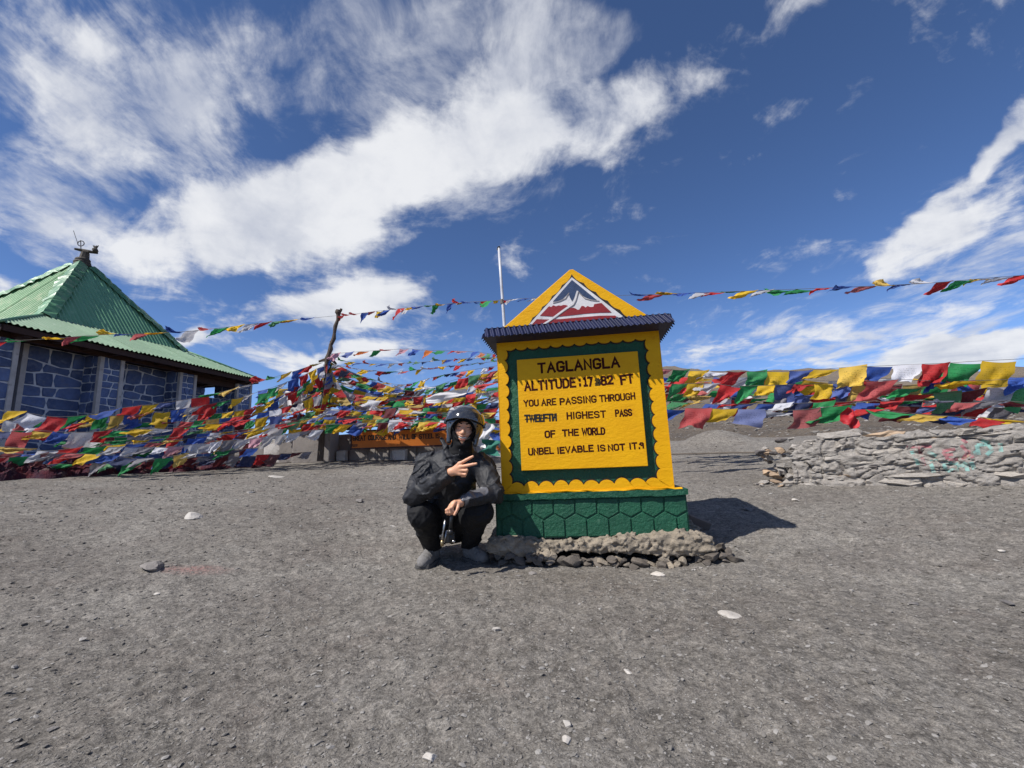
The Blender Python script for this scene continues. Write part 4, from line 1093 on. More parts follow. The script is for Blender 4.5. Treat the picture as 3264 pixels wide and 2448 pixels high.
V, Fc = rock_shape(5, .10, .05, .06, 1, 5, .05); o = mesh_obj('finial_figure', V, Fc, M['finial'], fin); o.location = fl(304, 797)
for dx_ in (-7, -2, 4, 10): MB().tube([fl(304, 796), fl(304 + dx_, 783 - abs(dx_) * .1)], [.025, .012], 5).build('finial_prong', M['finial'], fin)
R1 = TM.to_3x3() @ Vector((1, .2, 0)); R1.normalize()
MB().tube(ring(fl(258, 776), .085, 0, 16, R1), .013, 6, False).build('finial_wheel', M['metal'], fin)
MB().tube([fl(258, 796), fl(257, 766)], .012, 5).build('wheel_spoke', M['metal'], fin)
MB().tube([fl(249, 780), fl(234, 735)], .008, 5).build('lightning_rod', M['metal'], fin)

# ------------------------------------------------------------------ low wall, slogan board
ww_ = empty('low_wall', at(1200, 1460, 10.4)); prop(ww_, 'low wall of grey and whitewashed blocks behind the slogan board', 'wall')
wb = ww_.location.copy()
def wblock(px0, px1, pyt, pyb, Y, mat, dep=.35, seed=0):
    a, b = at(px0, pyb, Y), at(px1, pyb, Y); t_ = at((px0 + px1) / 2, pyt, Y)
    w, h = (b.x - a.x), t_.z - min(a.z, b.z)
    rr = random.Random(seed); mb = MB().box(-w / 2, w / 2, -dep / 2, dep / 2, -h / 2, h / 2)
    v = [(p[0] + rr.uniform(-.012, .012), p[1] + rr.uniform(-.015, .015), p[2] + rr.uniform(-.012, .012)) for p in mb.v]
    o = mesh_obj('wall_block', v, mb.f, M[mat], ww_); o.location = Vector(((a.x + b.x) / 2, Y, min(a.z, b.z) + h / 2)) - wb
    bv = o.modifiers.new('b', 'BEVEL'); bv.width = .02; bv.segments = 2
r = random.Random(4); x = 700; k_ = 0
while x < 1640:
    w = r.choice((26, 40, 58, 74)) * r.uniform(.8, 1.15); white = r.random() < .34
    wblock(x, x + w + 1, 1395 + r.uniform(-10, 8), 1476 - (x - 820) * .012, 10.4 + r.uniform(-.06, .06), 'whiteblock' if white else 'greyblock', seed=50 + k_)
    x += w; k_ += 1
MB().box(at(690, 1470, 10.6).x - wb.x, at(1650, 1470, 10.6).x - wb.x, .12, .45, -.35, .40).build('wall_core', M['greyblock'], ww_)
wblock(948, 1064, 1368, 1474, 9.9, 'greyblock', .5, 91); wblock(1076, 1104, 1436, 1470, 10.0, 'whiteblock', .2, 92); wblock(1254, 1296, 1434, 1466, 10.05, 'whiteblock', .25, 93)
sa, sb_ = at(1117, 1434, 9.7), at(1478, 1422, 10.0)
sx = (sb_ - sa); sx.z = 0; SLn = sx.length; sx.normalize(); sn = Vector((-sx.y, sx.x, 0))
sg = empty('slogan_board', sa, math.atan2(sx.y, sx.x)); prop(sg, 'orange slogan board in a dark frame reading about great courage and will of steel', 'sign')
SH = (at(1117, 1372, 9.7) - sa).z
MB().box(.035, SLn - .035, -.02, .02, .035, SH - .035).build('board_panel', M['orange'], sg)
for nm, b_ in (('frame_rail', (0, SLn, -.032, .03, 0, .034)), ('frame_rail', (0, SLn, -.032, .03, SH - .034, SH)), ('frame_stile', (0, .034, -.0315, .0295, .0345, SH - .0345)), ('frame_stile', (SLn - .034, SLn, -.0315, .0295, .0345, SH - .0345))):
    MB().box(*b_).build(nm, M['frame'], sg)
def sgl(px, py):
    p = on_plane(px, py, sa - sn * .02, sn); return ((p - sa).dot(sx), p.z - sa.z)
k6 = 5.267
for txt, x0, y0, x1, y1, hp in (('GREAT', 660, 442, 865, 437, 72), ('COURAGE', 918, 432, 1212, 424, 72), ('AND', 1248, 424, 1370, 420, 70), ('WILL', 1432, 419, 1600, 414, 70), ('OF', 1652, 414, 1716, 412, 70), ('STEEL', 1776, 410, 2010, 400, 70), ('IS', 2052, 402, 2108, 398, 70), ('753TF', 634, 548, 735, 545, 34)):
    a, b = sgl(1000 + x0 / k6, 1320 + y0 / k6), sgl(1000 + x1 / k6, 1320 + y1 / k6)
    mb = MB(); word(mb, txt, a, b, hp / k6 / F_PX * 9.8, .022 if hp > 40 else .011, -.02, thick=.002); mb.build('painted_word', M['ink'], sg)

# ------------------------------------------------------------------ dry stone wall on the right
PL, PR = Vector((2.88, 4.92, 0)), Vector((4.85, 3.36, 0))
we = (PR - PL); WL = we.length; we.normalize(); wn = Vector((-we.y, we.x, 0))
if wn.y < 0: wn = -wn
sw = empty('stone_wall', PL, math.atan2(we.y, we.x)); prop(sw, 'low dry stone wall of rough grey slabs with faded graffiti', 'wall')
def wz(x): p = PL + we * x; return ground_z(p.x, p.y)
wtop = lambda x: .775 + .018 * math.sin(x * 3) + .012 * x - .06 * max(0, .35 - x)
core = []
def core_sdf(X, Y, Z):
    t = np.interp(X, [0, WL], [wtop(0), wtop(WL)]) - .03 - .20 * np.clip(.35 - X, 0, 1)
    q0 = np.abs(X - (WL / 2 + .14)) - (WL / 2 - .03); q1 = np.abs(Y - .36) - .328; q2 = np.abs(Z - t / 2) - t / 2
    d = np.maximum(q0, np.maximum(q1, q2))
    cr = np.abs(vnoise3(X * 4.5 + 2, Y * 2, Z * 17 + 1.5 * vnoise3(X * 3, Y * 0, Z * 3))); cv = np.abs(vnoise3(X * 8 + 9, Y * 2, Z * 5))
    d = d + .040 * np.maximum(0, 1 - cr * 5.5) + .022 * np.maximum(0, 1 - cv * 8)
    return d + .020 * vnoise3(X * 9, Y * 9, Z * 16) + .013 * vnoise3(X * 25, Y * 20, Z * 42) + .006 * vnoise3(X * 60, Y * 40, Z * 80)
core_ob = net_obj('rubble_core', core_sdf, (-.05, .0, .05), (WL + .35, .75, 1.0), .0105, M['mortar'], sw, smooth=False)
wall_geo = []
z = .0; row = 0; r = random.Random(21); nst = 0
rows_h = [.105, .050, .085, .045, .075, .055, .080, .045, .055]
zz_ = .16
for row, rh in enumerate(rows_h):
    x = -.02 + (0.07 * abs(row - 4) / 4 if row < 5 else .10 * (row - 4)) + r.uniform(-.05, .05)
    while x < WL + .1:
        w = r.uniform(.10, .46) * (1.2 if row == 0 else 1)
        if r.random() < .22: w *= .5
        xc = x + w / 2; g0 = max(wz(min(max(xc, 0), WL)) - .02, .16); T = wtop(xc)
        f0 = zz_ - .16; tot = sum(rows_h)
        zc = g0 + (T - g0) * (f0 + rh / 2) / tot; hh = (T - g0) * rh / tot
        hs = hh * r.uniform(.70, 1.15)
        d = r.uniform(.12, .22)
        v, f = slab_stone(900 + nst, w * .96, hs * 1.12, d, .30)
        mt = 'wallstone'
        if r.random() < .10: mt = 'walldark'
        if r.random() < .06: mt = 'walltan'
        o = mesh_obj('wall_stone', v, f, M[mt], sw)
        o.location = (xc, .075 + r.uniform(-.012, .030) + d * .25, zc + r.uniform(-.006, .006)); o.rotation_euler = (r.uniform(-.10, .10), r.uniform(-.07, .07), r.uniform(-.10, .10))
        wall_geo.append((o, v, f)); nst += 1
        x += w * r.uniform(.93, 1.02)
    zz_ += rh
# loose stones capping the wall and tumbling at its left end
for i in range(60):
    t = r.random()
    if i < 18: x, y, zc, w = r.uniform(.05, WL + .1), r.uniform(.12, .6), None, r.uniform(.03, .075)
    elif i < 46: x, y, zc, w = r.uniform(-.16, .03), r.uniform(.0, .6), r.uniform(.22, .66), r.uniform(.035, .075)
    else: x, y, zc, w = r.uniform(-.30, .3), r.uniform(-.16, .1), 0, r.uniform(.018, .045)
    if zc is None: zc = wtop(x) - .005
    if zc == 0: zc = wz(x) + w * .2
    v, f = rock_shape(1500 + i, w, w * r.uniform(.6, 1), w * r.uniform(.3, .6), 1, 8, .06)
    o = mesh_obj('loose_stone', v, f, M[r.choice(('wallstone', 'wallstone', 'walltan', 'walldark'))], sw); o.location = (x, y, zc); o.rotation_euler = (r.uniform(-.3, .3), r.uniform(-.3, .3), r.uniform(0, 6))
# graffiti strokes laid onto the stones
dg = bpy.context.evaluated_depsgraph_get()
bv_v, bv_f = [], []
for o, v, f in wall_geo:
    Mx = Matrix.Translation(o.location) @ o.rotation_euler.to_matrix().to_4x4(); kk = len(bv_v)
    bv_v += [Mx @ p for p in v]; bv_f += [tuple(i + kk for i in q) for q in f]
kk = len(bv_v); bv_v += [p.co.copy() for p in core_ob.data.vertices]; bv_f += [tuple(i + kk for i in q.vertices) for q in core_ob.data.polygons]
bvh = BVHTree.FromPolygons(bv_v, bv_f)
SWM = (Matrix.Translation(PL) @ Matrix.Rotation(math.atan2(we.y, we.x), 4, 'Z')).inverted()
def wl(px, py):
    p = SWM @ on_plane(px, py, PL - wn * .0 + wn * .02, wn); return (p.x, p.z)
k8 = 2118 / 664
def w8(x, y): return wl(2600 + x / k8, 1080 + y / k8)
def graffiti(name, strokes, w, mat):
    for st in strokes:
        pts = [Vector(w8(*p)) for p in st]; mb = MB()
        for a, b in zip(pts[:-1], pts[1:]):
            n = max(1, int((b - a).length / .010)); d = (b - a).normalized(); nn = Vector((-d.y, d.x)); prev = None
            for i in range(n + 1):
                c = a + (b - a) * i / n; rowp = []
                for s in (-.5, -.17, .17, .5):
                    q = c + nn * w * s; h = bvh.ray_cast(Vector((q.x, -1, q.y)), Vector((0, 1, 0)))
                    rowp.append(Vector((q.x, (h[0].y if h[0] is not None and h[0].y < .22 else .25) - .0018, q.y)))
                if prev:
                    for s in range(3):
                        qd = [prev[s], prev[s + 1], rowp[s + 1], rowp[s]]
                        ys = [p.y for p in qd]
                        if max(ys) - min(ys) < .05 and max(ys) < .2: mb.add(qd, [(0, 1, 2, 3)])
                prev = rowp
        if mb.v: mb.build(name, M[mat], sw)
graffiti('red_paint_mark', [[(925, 1100), (1180, 1095)], [(1055, 1110), (1110, 1290)], [(1290, 1140), (1420, 1120)], [(1295, 1150), (1345, 1225), (1450, 1225)], [(1300, 1185), (1400, 1175)], [(1490, 1020), (1540, 1060)], [(1480, 1080), (1600, 1210)], [(1500, 1230), (1560, 1130)]], .026, 'graf_r')
graffiti('teal_paint_mark', [[(975, 1140), (1045, 1280)], [(1165, 1250), (1205, 1360)], [(1165, 1245), (1245, 1240)], [(1300, 1270), (1330, 1350), (1400, 1330), (1390, 1265), (1310, 1262)], [(1440, 1350), (1430, 1262), (1480, 1300), (1530, 1258), (1545, 1345)], [(1580, 1250), (1620, 1330)], [(1610, 1140), (1640, 1170)], [(1660, 1180), (1640, 1080), (1760, 1075), (1800, 1130), (1740, 1180)], [(1690, 1030), (1760, 1055)], [(1880, 1060), (1890, 1150)], [(1140, 1150), (1230, 1190)]], .028, 'graf_t')

# thin kerb line behind the sign and a heap of gravel
kb = MB(); pts = []
for i in range(15):
    q = gnd_px(2080 + i * 36, 1447 - i * 1.0); az_ = math.atan2(q.x, q.y); rr2 = 9.3 - i * .03; X_, Y_ = rr2 * math.sin(az_), rr2 * math.cos(az_)
    pts.append((X_, Y_, ground_z(X_, Y_) + .02))
kb.tube(pts, .014, 6); kb.build('kerb', M['rubble'], None); prop(bpy.data.objects['kerb'], kind='structure')

# ------------------------------------------------------------------ poles
def px_tube(mb, L_, Y, seg=10):
    mb.tube([at(a, b, Y + (c[0] if c else 0)) for a, b, rr, *c in L_], [rr / F_PX * Y for a, b, rr, *c in L_], seg)
fpY = 7.0
o = empty('flagpole', (at(1612, 1100, fpY).x, fpY, .5)); prop(o, 'thin white flagpole standing behind the left end of the eave', 'flagpole')
base = o.location.copy()
def rel(mb): mb.v = [tuple(Vector(p) - base) for p in mb.v]; return mb
mb = MB(); px_tube(mb, [(1590, 790, 4.2), (1598, 900, 4.8), (1604, 985, 5), (1612, 1100, 5.4), (1636, 1440, 6)], fpY); rel(mb).build('pole', M['whitepole'], o, True)
mb = MB(); px_tube(mb, [(1585, 797, 2), (1589, 789, 5), (1594, 788, 5)], fpY, 6); rel(mb).build('pulley_cap', M['metal'], o)
mb = MB(); px_tube(mb, [(1599, 955, 6.5), (1601, 968, 6.5)], fpY, 8); rel(mb).build('lashing', M['rope'], o)
wpY = 9.4
o = empty('wooden_pole', (at(1045, 1150, wpY).x, wpY, .75)); prop(o, 'gnarled leaning wooden pole where the flag strings meet', 'pole')
base = o.location.copy()
mb = MB(); r = random.Random(9)
pts = [(1079, 988, 8), (1078, 996, 10), (1080, 1004, 6.5), (1075, 1020, 5), (1071, 1040, 6.5), (1066, 1062, 5), (1063, 1078, 7), (1056, 1100, 6), (1054, 1112, 8), (1048, 1128, 6.5), (1046, 1142, 9), (1043, 1160, 8), (1040, 1200, 8), (1034, 1280, 8), (1028, 1360, 9), (1022, 1470, 10)]
px_tube(mb, [(a + r.uniform(-2, 2), b, c) for a, b, c in pts], wpY, 9); rel(mb).build('trunk', M['polewood'], o)
for q in ([(1078, 998, 5), (1086, 990, 5), (1088, 984, 4)], [(1078, 996, 4.5), (1071, 990, 4)], [(1058, 1095, 4), (1053, 1088, 3)], [(1048, 1146, 7), (1030, 1148, 5), (1016, 1152, 3)], [(1046, 1140, 6), (1062, 1150, 5), (1072, 1160, 3)]):
    mb = MB(); px_tube(mb, q, wpY, 6); rel(mb).build('branch_stub', M['polewood'], o)

# ------------------------------------------------------------------ prayer flags
def flag_variant(seed, kind):
    r = random.Random(seed); nx, nz = 8, 7
    th0, th1 = {'hang': (r.uniform(0, .5), r.uniform(.1, .9)), 'blow': (r.uniform(.5, 1.0), r.uniform(.1, .7)), 'stream': (r.uniform(1.0, 1.35), r.uniform(-.15, .35)), 'wrap': (r.uniform(.9, 1.5), r.uniform(.2, 1.4))}[kind]
    wy = r.uniform(-.55, .55) + (.25 if kind == 'hang' else 0); f1, g1, p1, A = r.uniform(.6, 1.8), r.uniform(.4, 1.2), r.uniform(0, 6.3), r.uniform(.05, .15)
    f2, g2, p2 = r.uniform(1.8, 3.2), r.uniform(1.0, 2.4), r.uniform(0, 6.3); sag = r.uniform(.0, .05); skew = r.uniform(-.25, .1)
    H_ = {'hang': .88, 'blow': .95, 'stream': 1.0, 'wrap': .75}[kind] * r.uniform(.9, 1.08)
    cmp_ = {'hang': .06, 'blow': .18, 'stream': .35, 'wrap': .6}[kind]
    curl = r.uniform(-.8, .8) if kind != 'hang' else r.uniform(-.4, .4)
    V, UV = [], []
    cols = []
    for i in range(nx + 1):
        s = i / nx; x = z = y = 0.0; cl = []
        for j in range(nz + 1):
            t = j / nz
            if j:
                th = th0 + th1 * t + .35 * math.sin(2 * math.pi * (g2 * t + f2 * .35 * s) + p2) * (.4 + t) + curl * (s - .5) * t
                dt = H_ / nz; x -= math.sin(th) * math.cos(wy) * dt; y += math.sin(th) * math.sin(wy) * dt; z -= math.cos(th) * dt
            rp = A * t ** .7 * math.sin(2 * math.pi * (f1 * s + g1 * t) + p1) + A * .45 * t * math.sin(2 * math.pi * (f2 * s - g1 * t) + p2)
            sx = s + (.5 - s) * cmp_ * t + skew * t * (s - .5)
            cl.append((sx + x + rp * .25, y + rp, z - sag * math.sin(math.pi * s) * (1 - t) + rp * (.5 if kind in ('stream', 'wrap') else .12)))
        cols.append(cl)
    for i in range(nx + 1):
        for j in range(nz + 1): V.append(cols[i][j]); UV.append((i / nx, 1 - j / nz))
    Fc = [(i * (nz + 1) + j, i * (nz + 1) + j + 1, (i + 1) * (nz + 1) + j + 1, (i + 1) * (nz + 1) + j) for i in range(nx) for j in range(nz)]
    me = bpy.data.meshes.new('flag_cloth'); me.from_pydata(V, [], Fc)
    me.polygons.foreach_set('use_smooth', [True] * len(Fc))
    uvl = me.uv_layers.new(name='uv'); li = np.zeros(len(me.loops), np.int32); me.loops.foreach_get('vertex_index', li)
    uvl.data.foreach_set('uv', np.array(UV, np.float32)[li].ravel()); me.materials.append(M['f_white']); me.update()
    return me
FV = {k: [flag_variant(1000 * a + i, k) for i in range(n)] for a, (k, n) in enumerate((('hang', 22), ('blow', 26), ('stream', 18), ('wrap', 12)))}
ORDER = ['blue', 'white', 'red', 'green', 'yellow', 'white', 'red', 'green', 'yellow', 'blue', 'red', 'yellow']
def spline(P, n):
    P = [Vector(p) for p in P]; Q = [P[0] * 2 - P[1]] + P + [P[-1] * 2 - P[-2]]; out = []
    for i in range(1, len(Q) - 2):
        for k_ in range(n):
            t = k_ / n; a, b, c, d = Q[i - 1], Q[i], Q[i + 1], Q[i + 2]
            out.append(.5 * ((2 * b) + (c - a) * t + (2 * a - 5 * b + 4 * c - d) * t * t + (3 * b - a - 3 * c + d) * t ** 3))
    return out + [P[-1]]
NF = [0]
def flag_string(pts, wpx, label, group=None, mix=(('hang', 3), ('blow', 4), ('stream', 2), ('wrap', 1)), cols=None, seed=0, gap=.05, miss=.04, hscale=1.0, name='prayer_flag_string', dark=0.0, jz=0.0, wend=None):
    r = random.Random(seed * 77 + 5); P = [at(*p) for p in pts]
    S = spline(P, 10); base = S[0].copy()
    root = empty(name, base); prop(root, label, 'flags', group)
    MB().tube([p - base for p in S], .0035 if P[0].y < 8 else .004, 4).build('rope', M['rope'], root)
    cum = [0.0]
    for a, b in zip(S[:-1], S[1:]): cum.append(cum[-1] + (b - a).length)
    kinds = [k_ for k_, n in mix for _ in range(n)]; cols = cols or ORDER; ci = r.randrange(len(cols)); s = r.uniform(0, .05)
    def pos(s):
        i = min(len(S) - 2, max(0, int(np.searchsorted(cum, s) - 1))); t = (s - cum[i]) / max(1e-6, cum[i + 1] - cum[i])
        return S[i].lerp(S[i + 1], t)
    tot = cum[-1]; w0 = wpx / F_PX
    while True:
        p = pos(min(s, tot)); fr2 = s / tot
        w = (wpx + ((wend or wpx) - wpx) * fr2) / F_PX * p.y * r.uniform(.90, 1.12)
        if s + w > tot: break
        if r.random() > miss:
            q = pos(s + w); t = (q - p).normalized(); k_ = r.choice(kinds)
            yv = Vector((0, 0, 1)).cross(t); yv.normalize(); zv = t.cross(yv)
            o = bpy.data.objects.new('flag', r.choice(FV[k_])); C.objects.link(o); o.parent = root
            sl = w * 1.0; hh = w * hscale * r.uniform(1.0, 1.28)
            Rm = Matrix((t, yv * r.choice((1, 1, 1, -1)), zv)).transposed() @ Matrix.Rotation(r.uniform(-.12, .12), 3, 'Y') @ Matrix.Rotation(r.uniform(-.35, .35), 3, 'X')
            Mx = Matrix.Translation(p - base) @ Rm.to_4x4() @ Matrix.Diagonal((sl, hh, hh, 1))
            o.matrix_basis = Mx
            c = cols[ci % len(cols)]
            if r.random() < .10: c = r.choice(cols)
            if r.random() < dark: c = r.choice(('navy', 'maroon', 'grey', 'green'))
            o.material_slots[0].link = 'OBJECT'; o.material_slots[0].material = M['f_' + c]; NF[0] += 1
        ci += 1; s += w * (1 + gap * r.uniform(.3, 2))
    return root
thin = (('stream', 5), ('wrap', 4), ('blow', 1)); hang = (('hang', 5), ('blow', 3), ('stream', 1)); blow = (('blow', 5), ('stream', 3), ('hang', 2), ('wrap', 1))
G1 = 'prayer flag strings overhead'; GL_ = 'prayer flag strings draped before the temple'; GC = 'prayer flag strings in the tangled central mass'; GR = 'prayer flag strings over the stone wall'
# overhead
flag_string([(-60, 1090, 5.8), (120, 1082, 6.2), (310, 1068, 6.8), (480, 1062, 7.3), (640, 1052, 7.9), (850, 1028, 8.7), (1075, 1006, 9.3)], 42, 'high string of streaming flags from the left edge to the gnarled wooden pole', G1, thin, seed=1, hscale=1.15)
flag_string([(1075, 1008, 9.35), (1200, 992, 9.0), (1330, 978, 8.4), (1470, 965, 7.7), (1601, 957, 7.02)], 30, 'high string of streaming flags between the wooden pole and the white flagpole', G1, thin, seed=2, hscale=1.25)
flag_string([(1601, 957, 6.98), (1700, 950, 6.6), (1850, 946, 6.3), (2000, 941, 6.0), (2200, 934, 5.8), (2450, 925, 5.5), (2700, 915, 5.2), (2950, 903, 5.0), (3150, 886, 4.9), (3330, 872, 4.8)], 36, 'high string of streaming flags from the white flagpole behind the gable to the right edge', G1, (('stream', 6), ('wrap', 2)), seed=3, hscale=1.0, wend=60)
# left group
LL = [
 ([(-40, 1306, 7.0), (60, 1312, 7.1), (170, 1328, 7.2), (290, 1322, 7.4), (365, 1304, 7.5), (470, 1290, 7.7), (600, 1272, 8.0), (720, 1246, 8.4), (860, 1206, 8.8), (960, 1176, 9.1), (1044, 1146, 9.35)], 54, blow, 'topmost flag string in front of the temple, climbing to the wooden pole', dict(wend=34)),
 ([(290, 1330, 7.5), (440, 1320, 7.7), (560, 1306, 7.9), (680, 1286, 8.2), (800, 1256, 8.6), (920, 1216, 9.0), (1044, 1160, 9.4)], 42, hang, 'second flag string before the temple, just below the topmost one', dict(wend=32)),
 ([(-40, 1336, 7.3), (110, 1344, 7.4), (220, 1350, 7.5), (400, 1348, 7.7), (560, 1344, 7.9), (740, 1330, 8.2), (900, 1300, 8.6), (1030, 1255, 9.0)], 40, hang, 'level flag string of small squares crossing the temple wall', dict(wend=30, dark=.2)),
 ([(-40, 1376, 6.8), (110, 1373, 6.9), (240, 1378, 7.0), (340, 1374, 7.2), (445, 1367, 7.4), (560, 1363, 7.6), (650, 1352, 7.8), (820, 1335, 8.2), (1000, 1300, 8.7)], 56, blow, 'bright flag string sagging across the middle of the temple wall', dict(wend=36)),
 ([(180, 1412, 7.2), (350, 1406, 7.3), (520, 1398, 7.5), (620, 1384, 7.7), (740, 1374, 7.9), (900, 1350, 8.3), (1060, 1322, 8.7)], 44, blow, 'flag string hung between the bright middle one and the low ones at left', dict(wend=32, dark=.15)),
 ([(-40, 1422, 6.6), (75, 1428, 6.7), (150, 1438, 6.8), (220, 1430, 6.9), (370, 1418, 7.1), (445, 1413, 7.2), (593, 1398, 7.5), (670, 1391, 7.7), (815, 1372, 8.0), (960, 1350, 8.4)], 60, (('blow', 4), ('stream', 4)), 'low flag string of long blown flags left of the slogan board', dict(wend=38)),
 ([(340, 1424, 7.0), (480, 1426, 7.2), (590, 1420, 7.4), (700, 1407, 7.6), (820, 1396, 7.9), (950, 1378, 8.3), (1060, 1362, 8.6)], 38, (('hang', 3), ('blow', 3)), 'string of mostly white flags low on the left', dict(cols=['white', 'white', 'white', 'grey', 'white', 'pink'], wend=32)),
 ([(-40, 1462, 6.6), (75, 1455, 6.7), (185, 1444, 6.8), (350, 1452, 7.0), (460, 1464, 7.1), (560, 1452, 7.3), (690, 1440, 7.6), (830, 1426, 8.0)], 54, blow, 'lowest bright flag string at the left, close above the ground', dict(wend=36, dark=.35)),
 ([(-40, 1492, 6.75), (110, 1484, 6.85), (260, 1474, 7.0), (420, 1474, 7.2), (560, 1462, 7.4), (720, 1452, 7.7)], 46, blow, 'faded flag string trailing on the ground at the far left', dict(dark=.85, wend=34)),
 ([(-40, 1505, 7.1), (110, 1494, 7.2), (260, 1480, 7.3), (420, 1470, 7.5), (600, 1458, 7.8), (820, 1450, 8.3), (1000, 1440, 8.8)], 44, hang, 'dark flag string trailing on the ground behind the faded one', dict(cols=['maroon', 'navy', 'maroon', 'grey', 'navy', 'red'], wend=30)),
 ([(-40, 1355, 7.6), (120, 1366, 7.7), (300, 1390, 7.8), (480, 1392, 8.0), (640, 1370, 8.2), (840, 1330, 8.6), (1036, 1240, 9.2)], 38, hang, 'string of dark faded flags behind the bright ones at left', dict(dark=.6, wend=28)),
 ([(-40, 1440, 7.3), (160, 1452, 7.4), (340, 1440, 7.6), (520, 1432, 7.8), (700, 1424, 8.1), (900, 1400, 8.6)], 46, blow, 'string of maroon and navy flags behind the lowest bright one at left', dict(dark=.75, wend=30)),
 ([(560, 1322, 8.2), (700, 1318, 8.4), (850, 1290, 8.8), (960, 1240, 9.1), (1040, 1185, 9.4)], 32, hang, 'short steep flag string ending below the wooden pole, beside the temple eave', dict(wend=30)),
 ([(640, 1345, 8.4), (760, 1318, 8.6), (880, 1270, 8.9), (980, 1215, 9.2), (1042, 1172, 9.4)], 32, blow, 'short steep flag string nearest the wooden pole on its left', dict(wend=30)),
]
for i, (pts, w, mx, lab, kw) in enumerate(LL): flag_string(pts, w, lab, GL_, mx, seed=20 + i, **{'hscale': 1.12, 'gap': .0, **kw})
# central mass
CC = [
 ([(1054, 1128, 9.4), (1159, 1120, 9.3), (1292, 1112, 9.0), (1349, 1116, 8.8), (1481, 1120, 8.2), (1560, 1127, 7.6), (1600, 1136, 7.0)], 33, (('blow', 4), ('stream', 3)), 'uppermost single string of bright flags between wooden pole and sign, seen against the sky', dict(cols=['blue', 'orange', 'green', 'red', 'pink'], gap=.5)),
 ([(1054, 1144, 9.4), (1140, 1157, 9.3), (1215, 1160, 9.1), (1330, 1155, 8.7), (1425, 1147, 8.2), (1600, 1138, 7.2)], 26, thin, 'second string between wooden pole and sign, sagging a little against the sky', dict(gap=.2)),
 ([(1054, 1160, 9.4), (1140, 1176, 9.3), (1254, 1186, 9.1), (1330, 1179, 8.7), (1405, 1170, 8.4), (1600, 1150, 7.4)], 26, thin + (('blow', 3),), 'third string of ragged flags between wooden pole and sign, above the gap of sky', dict(dark=.4)),
 ([(1060, 1172, 9.5), (1178, 1206, 9.4), (1254, 1224, 9.2), (1310, 1222, 9.0), (1405, 1197, 8.6), (1600, 1163, 7.8)], 26, blow, 'rope with small flags sagging below the gap of sky between pole and sign', dict(dark=.3)),
]
for i, (pts, w, mx, lab, kw) in enumerate(CC): flag_string(pts, w, lab, GC, mx, seed=60 + i, **kw)
r = random.Random(31)
mass = 'one of the overlapping flag strings in the dense tangle between pole and sign'
rows = [  # y at x = 1040, 1200, 1330, 1450, 1600, depth
 (1190, 1222, 1238, 1215, 1180, 10.2), (1180, 1240, 1262, 1232, 1196, 10.0), (1205, 1250, 1258, 1245, 1214, 9.8), (1215, 1262, 1278, 1255, 1230, 9.7), (1240, 1270, 1270, 1272, 1250, 9.5), (1235, 1290, 1296, 1280, 1262, 9.4),
 (1265, 1292, 1300, 1300, 1280, 9.3), (1285, 1304, 1312, 1312, 1300, 9.2), (1300, 1322, 1318, 1322, 1316, 9.1), (1322, 1330, 1332, 1334, 1330, 9.0), (1330, 1346, 1342, 1346, 1350, 8.9), (1340, 1340, 1342, 1340, 1362, 8.8), (1350, 1350, 1346, 1350, 1374, 8.7), (1150, 1215, 1246, 1210, 1172, 9.9), (1310, 1312, 1290, 1268, 1240, 9.0), (1295, 1276, 1290, 1320, 1345, 9.35),
 (1200, 1232, 1250, 1226, 1190, 10.5), (1225, 1280, 1284, 1262, 1236, 10.4), (1250, 1256, 1300, 1292, 1268, 10.3), (1275, 1316, 1306, 1286, 1292, 10.2), (1320, 1300, 1326, 1318, 1312, 10.1), (1340, 1338, 1350, 1340, 1332, 10.0), (1290, 1330, 1340, 1350, 1360, 9.9)]
for i, (a, b, c, d, e, Y) in enumerate(rows):
    x0 = 1040 if i in (0, 1, 2, 3, 13) else r.choice((820, 900, 1000))
    st = [(x0, a + (1040 - x0) * .10, Y + .1)] if x0 < 1040 else []
    jj = lambda: r.uniform(-5, 5)
    flag_string(st + [(1044, a + jj(), Y), (1200, b + jj(), Y), (1330, c + jj(), Y - .1), (1450, d + jj(), Y - .2), (1615, e + jj(), Y - .4)], r.uniform(33, 46), mass, GC, r.choice((blow, hang, blow)), seed=80 + i, dark=.12)
flag_string([(640, 1412, 8.0), (800, 1388, 8.3), (930, 1366, 8.5), (1060, 1353, 8.6), (1150, 1354, 8.7), (1260, 1352, 8.8), (1400, 1344, 8.8)], 38, 'lowest string of blown flags, overlapping the top of the slogan board', GC, (('blow', 5), ('stream', 1)), seed=110)
flag_string([(930, 1356, 8.9), (1060, 1342, 9.0), (1200, 1342, 9.1), (1330, 1344, 9.1), (1450, 1356, 9.0)], 34, 'string of flags directly above the slogan board, behind the lowest one', GC, blow, seed=111)
flag_string([(1520, 1330, 8.6), (1545, 1372, 8.4), (1575, 1405, 8.2), (1610, 1440, 8.1)], 30, 'steep string of pale and green flags between the helmet and the sign', GC, hang, seed=112, cols=['grey', 'white', 'orange', 'green', 'white'])
flag_string([(1500, 1290, 8.8), (1530, 1330, 8.7), (1560, 1350, 8.6), (1610, 1372, 8.4)], 30, 'short string of flags right above the helmet beside the sign', GC, blow, seed=113)
flag_string([(1046, 1150, 9.3), (1040, 1200, 9.2), (1030, 1260, 9.1), (1018, 1330, 9.0)], 30, 'bundle of flags hanging down along the wooden pole', GC, (('hang', 2), ('blow', 2), ('wrap', 2)), seed=114, gap=-.35, dark=.3)
flag_string([(1042, 1160, 9.45), (1000, 1215, 9.3), (965, 1290, 9.1), (930, 1370, 8.9)], 30, 'steep flag string coming down the left side of the wooden pole', GC, hang, seed=115, dark=.4)
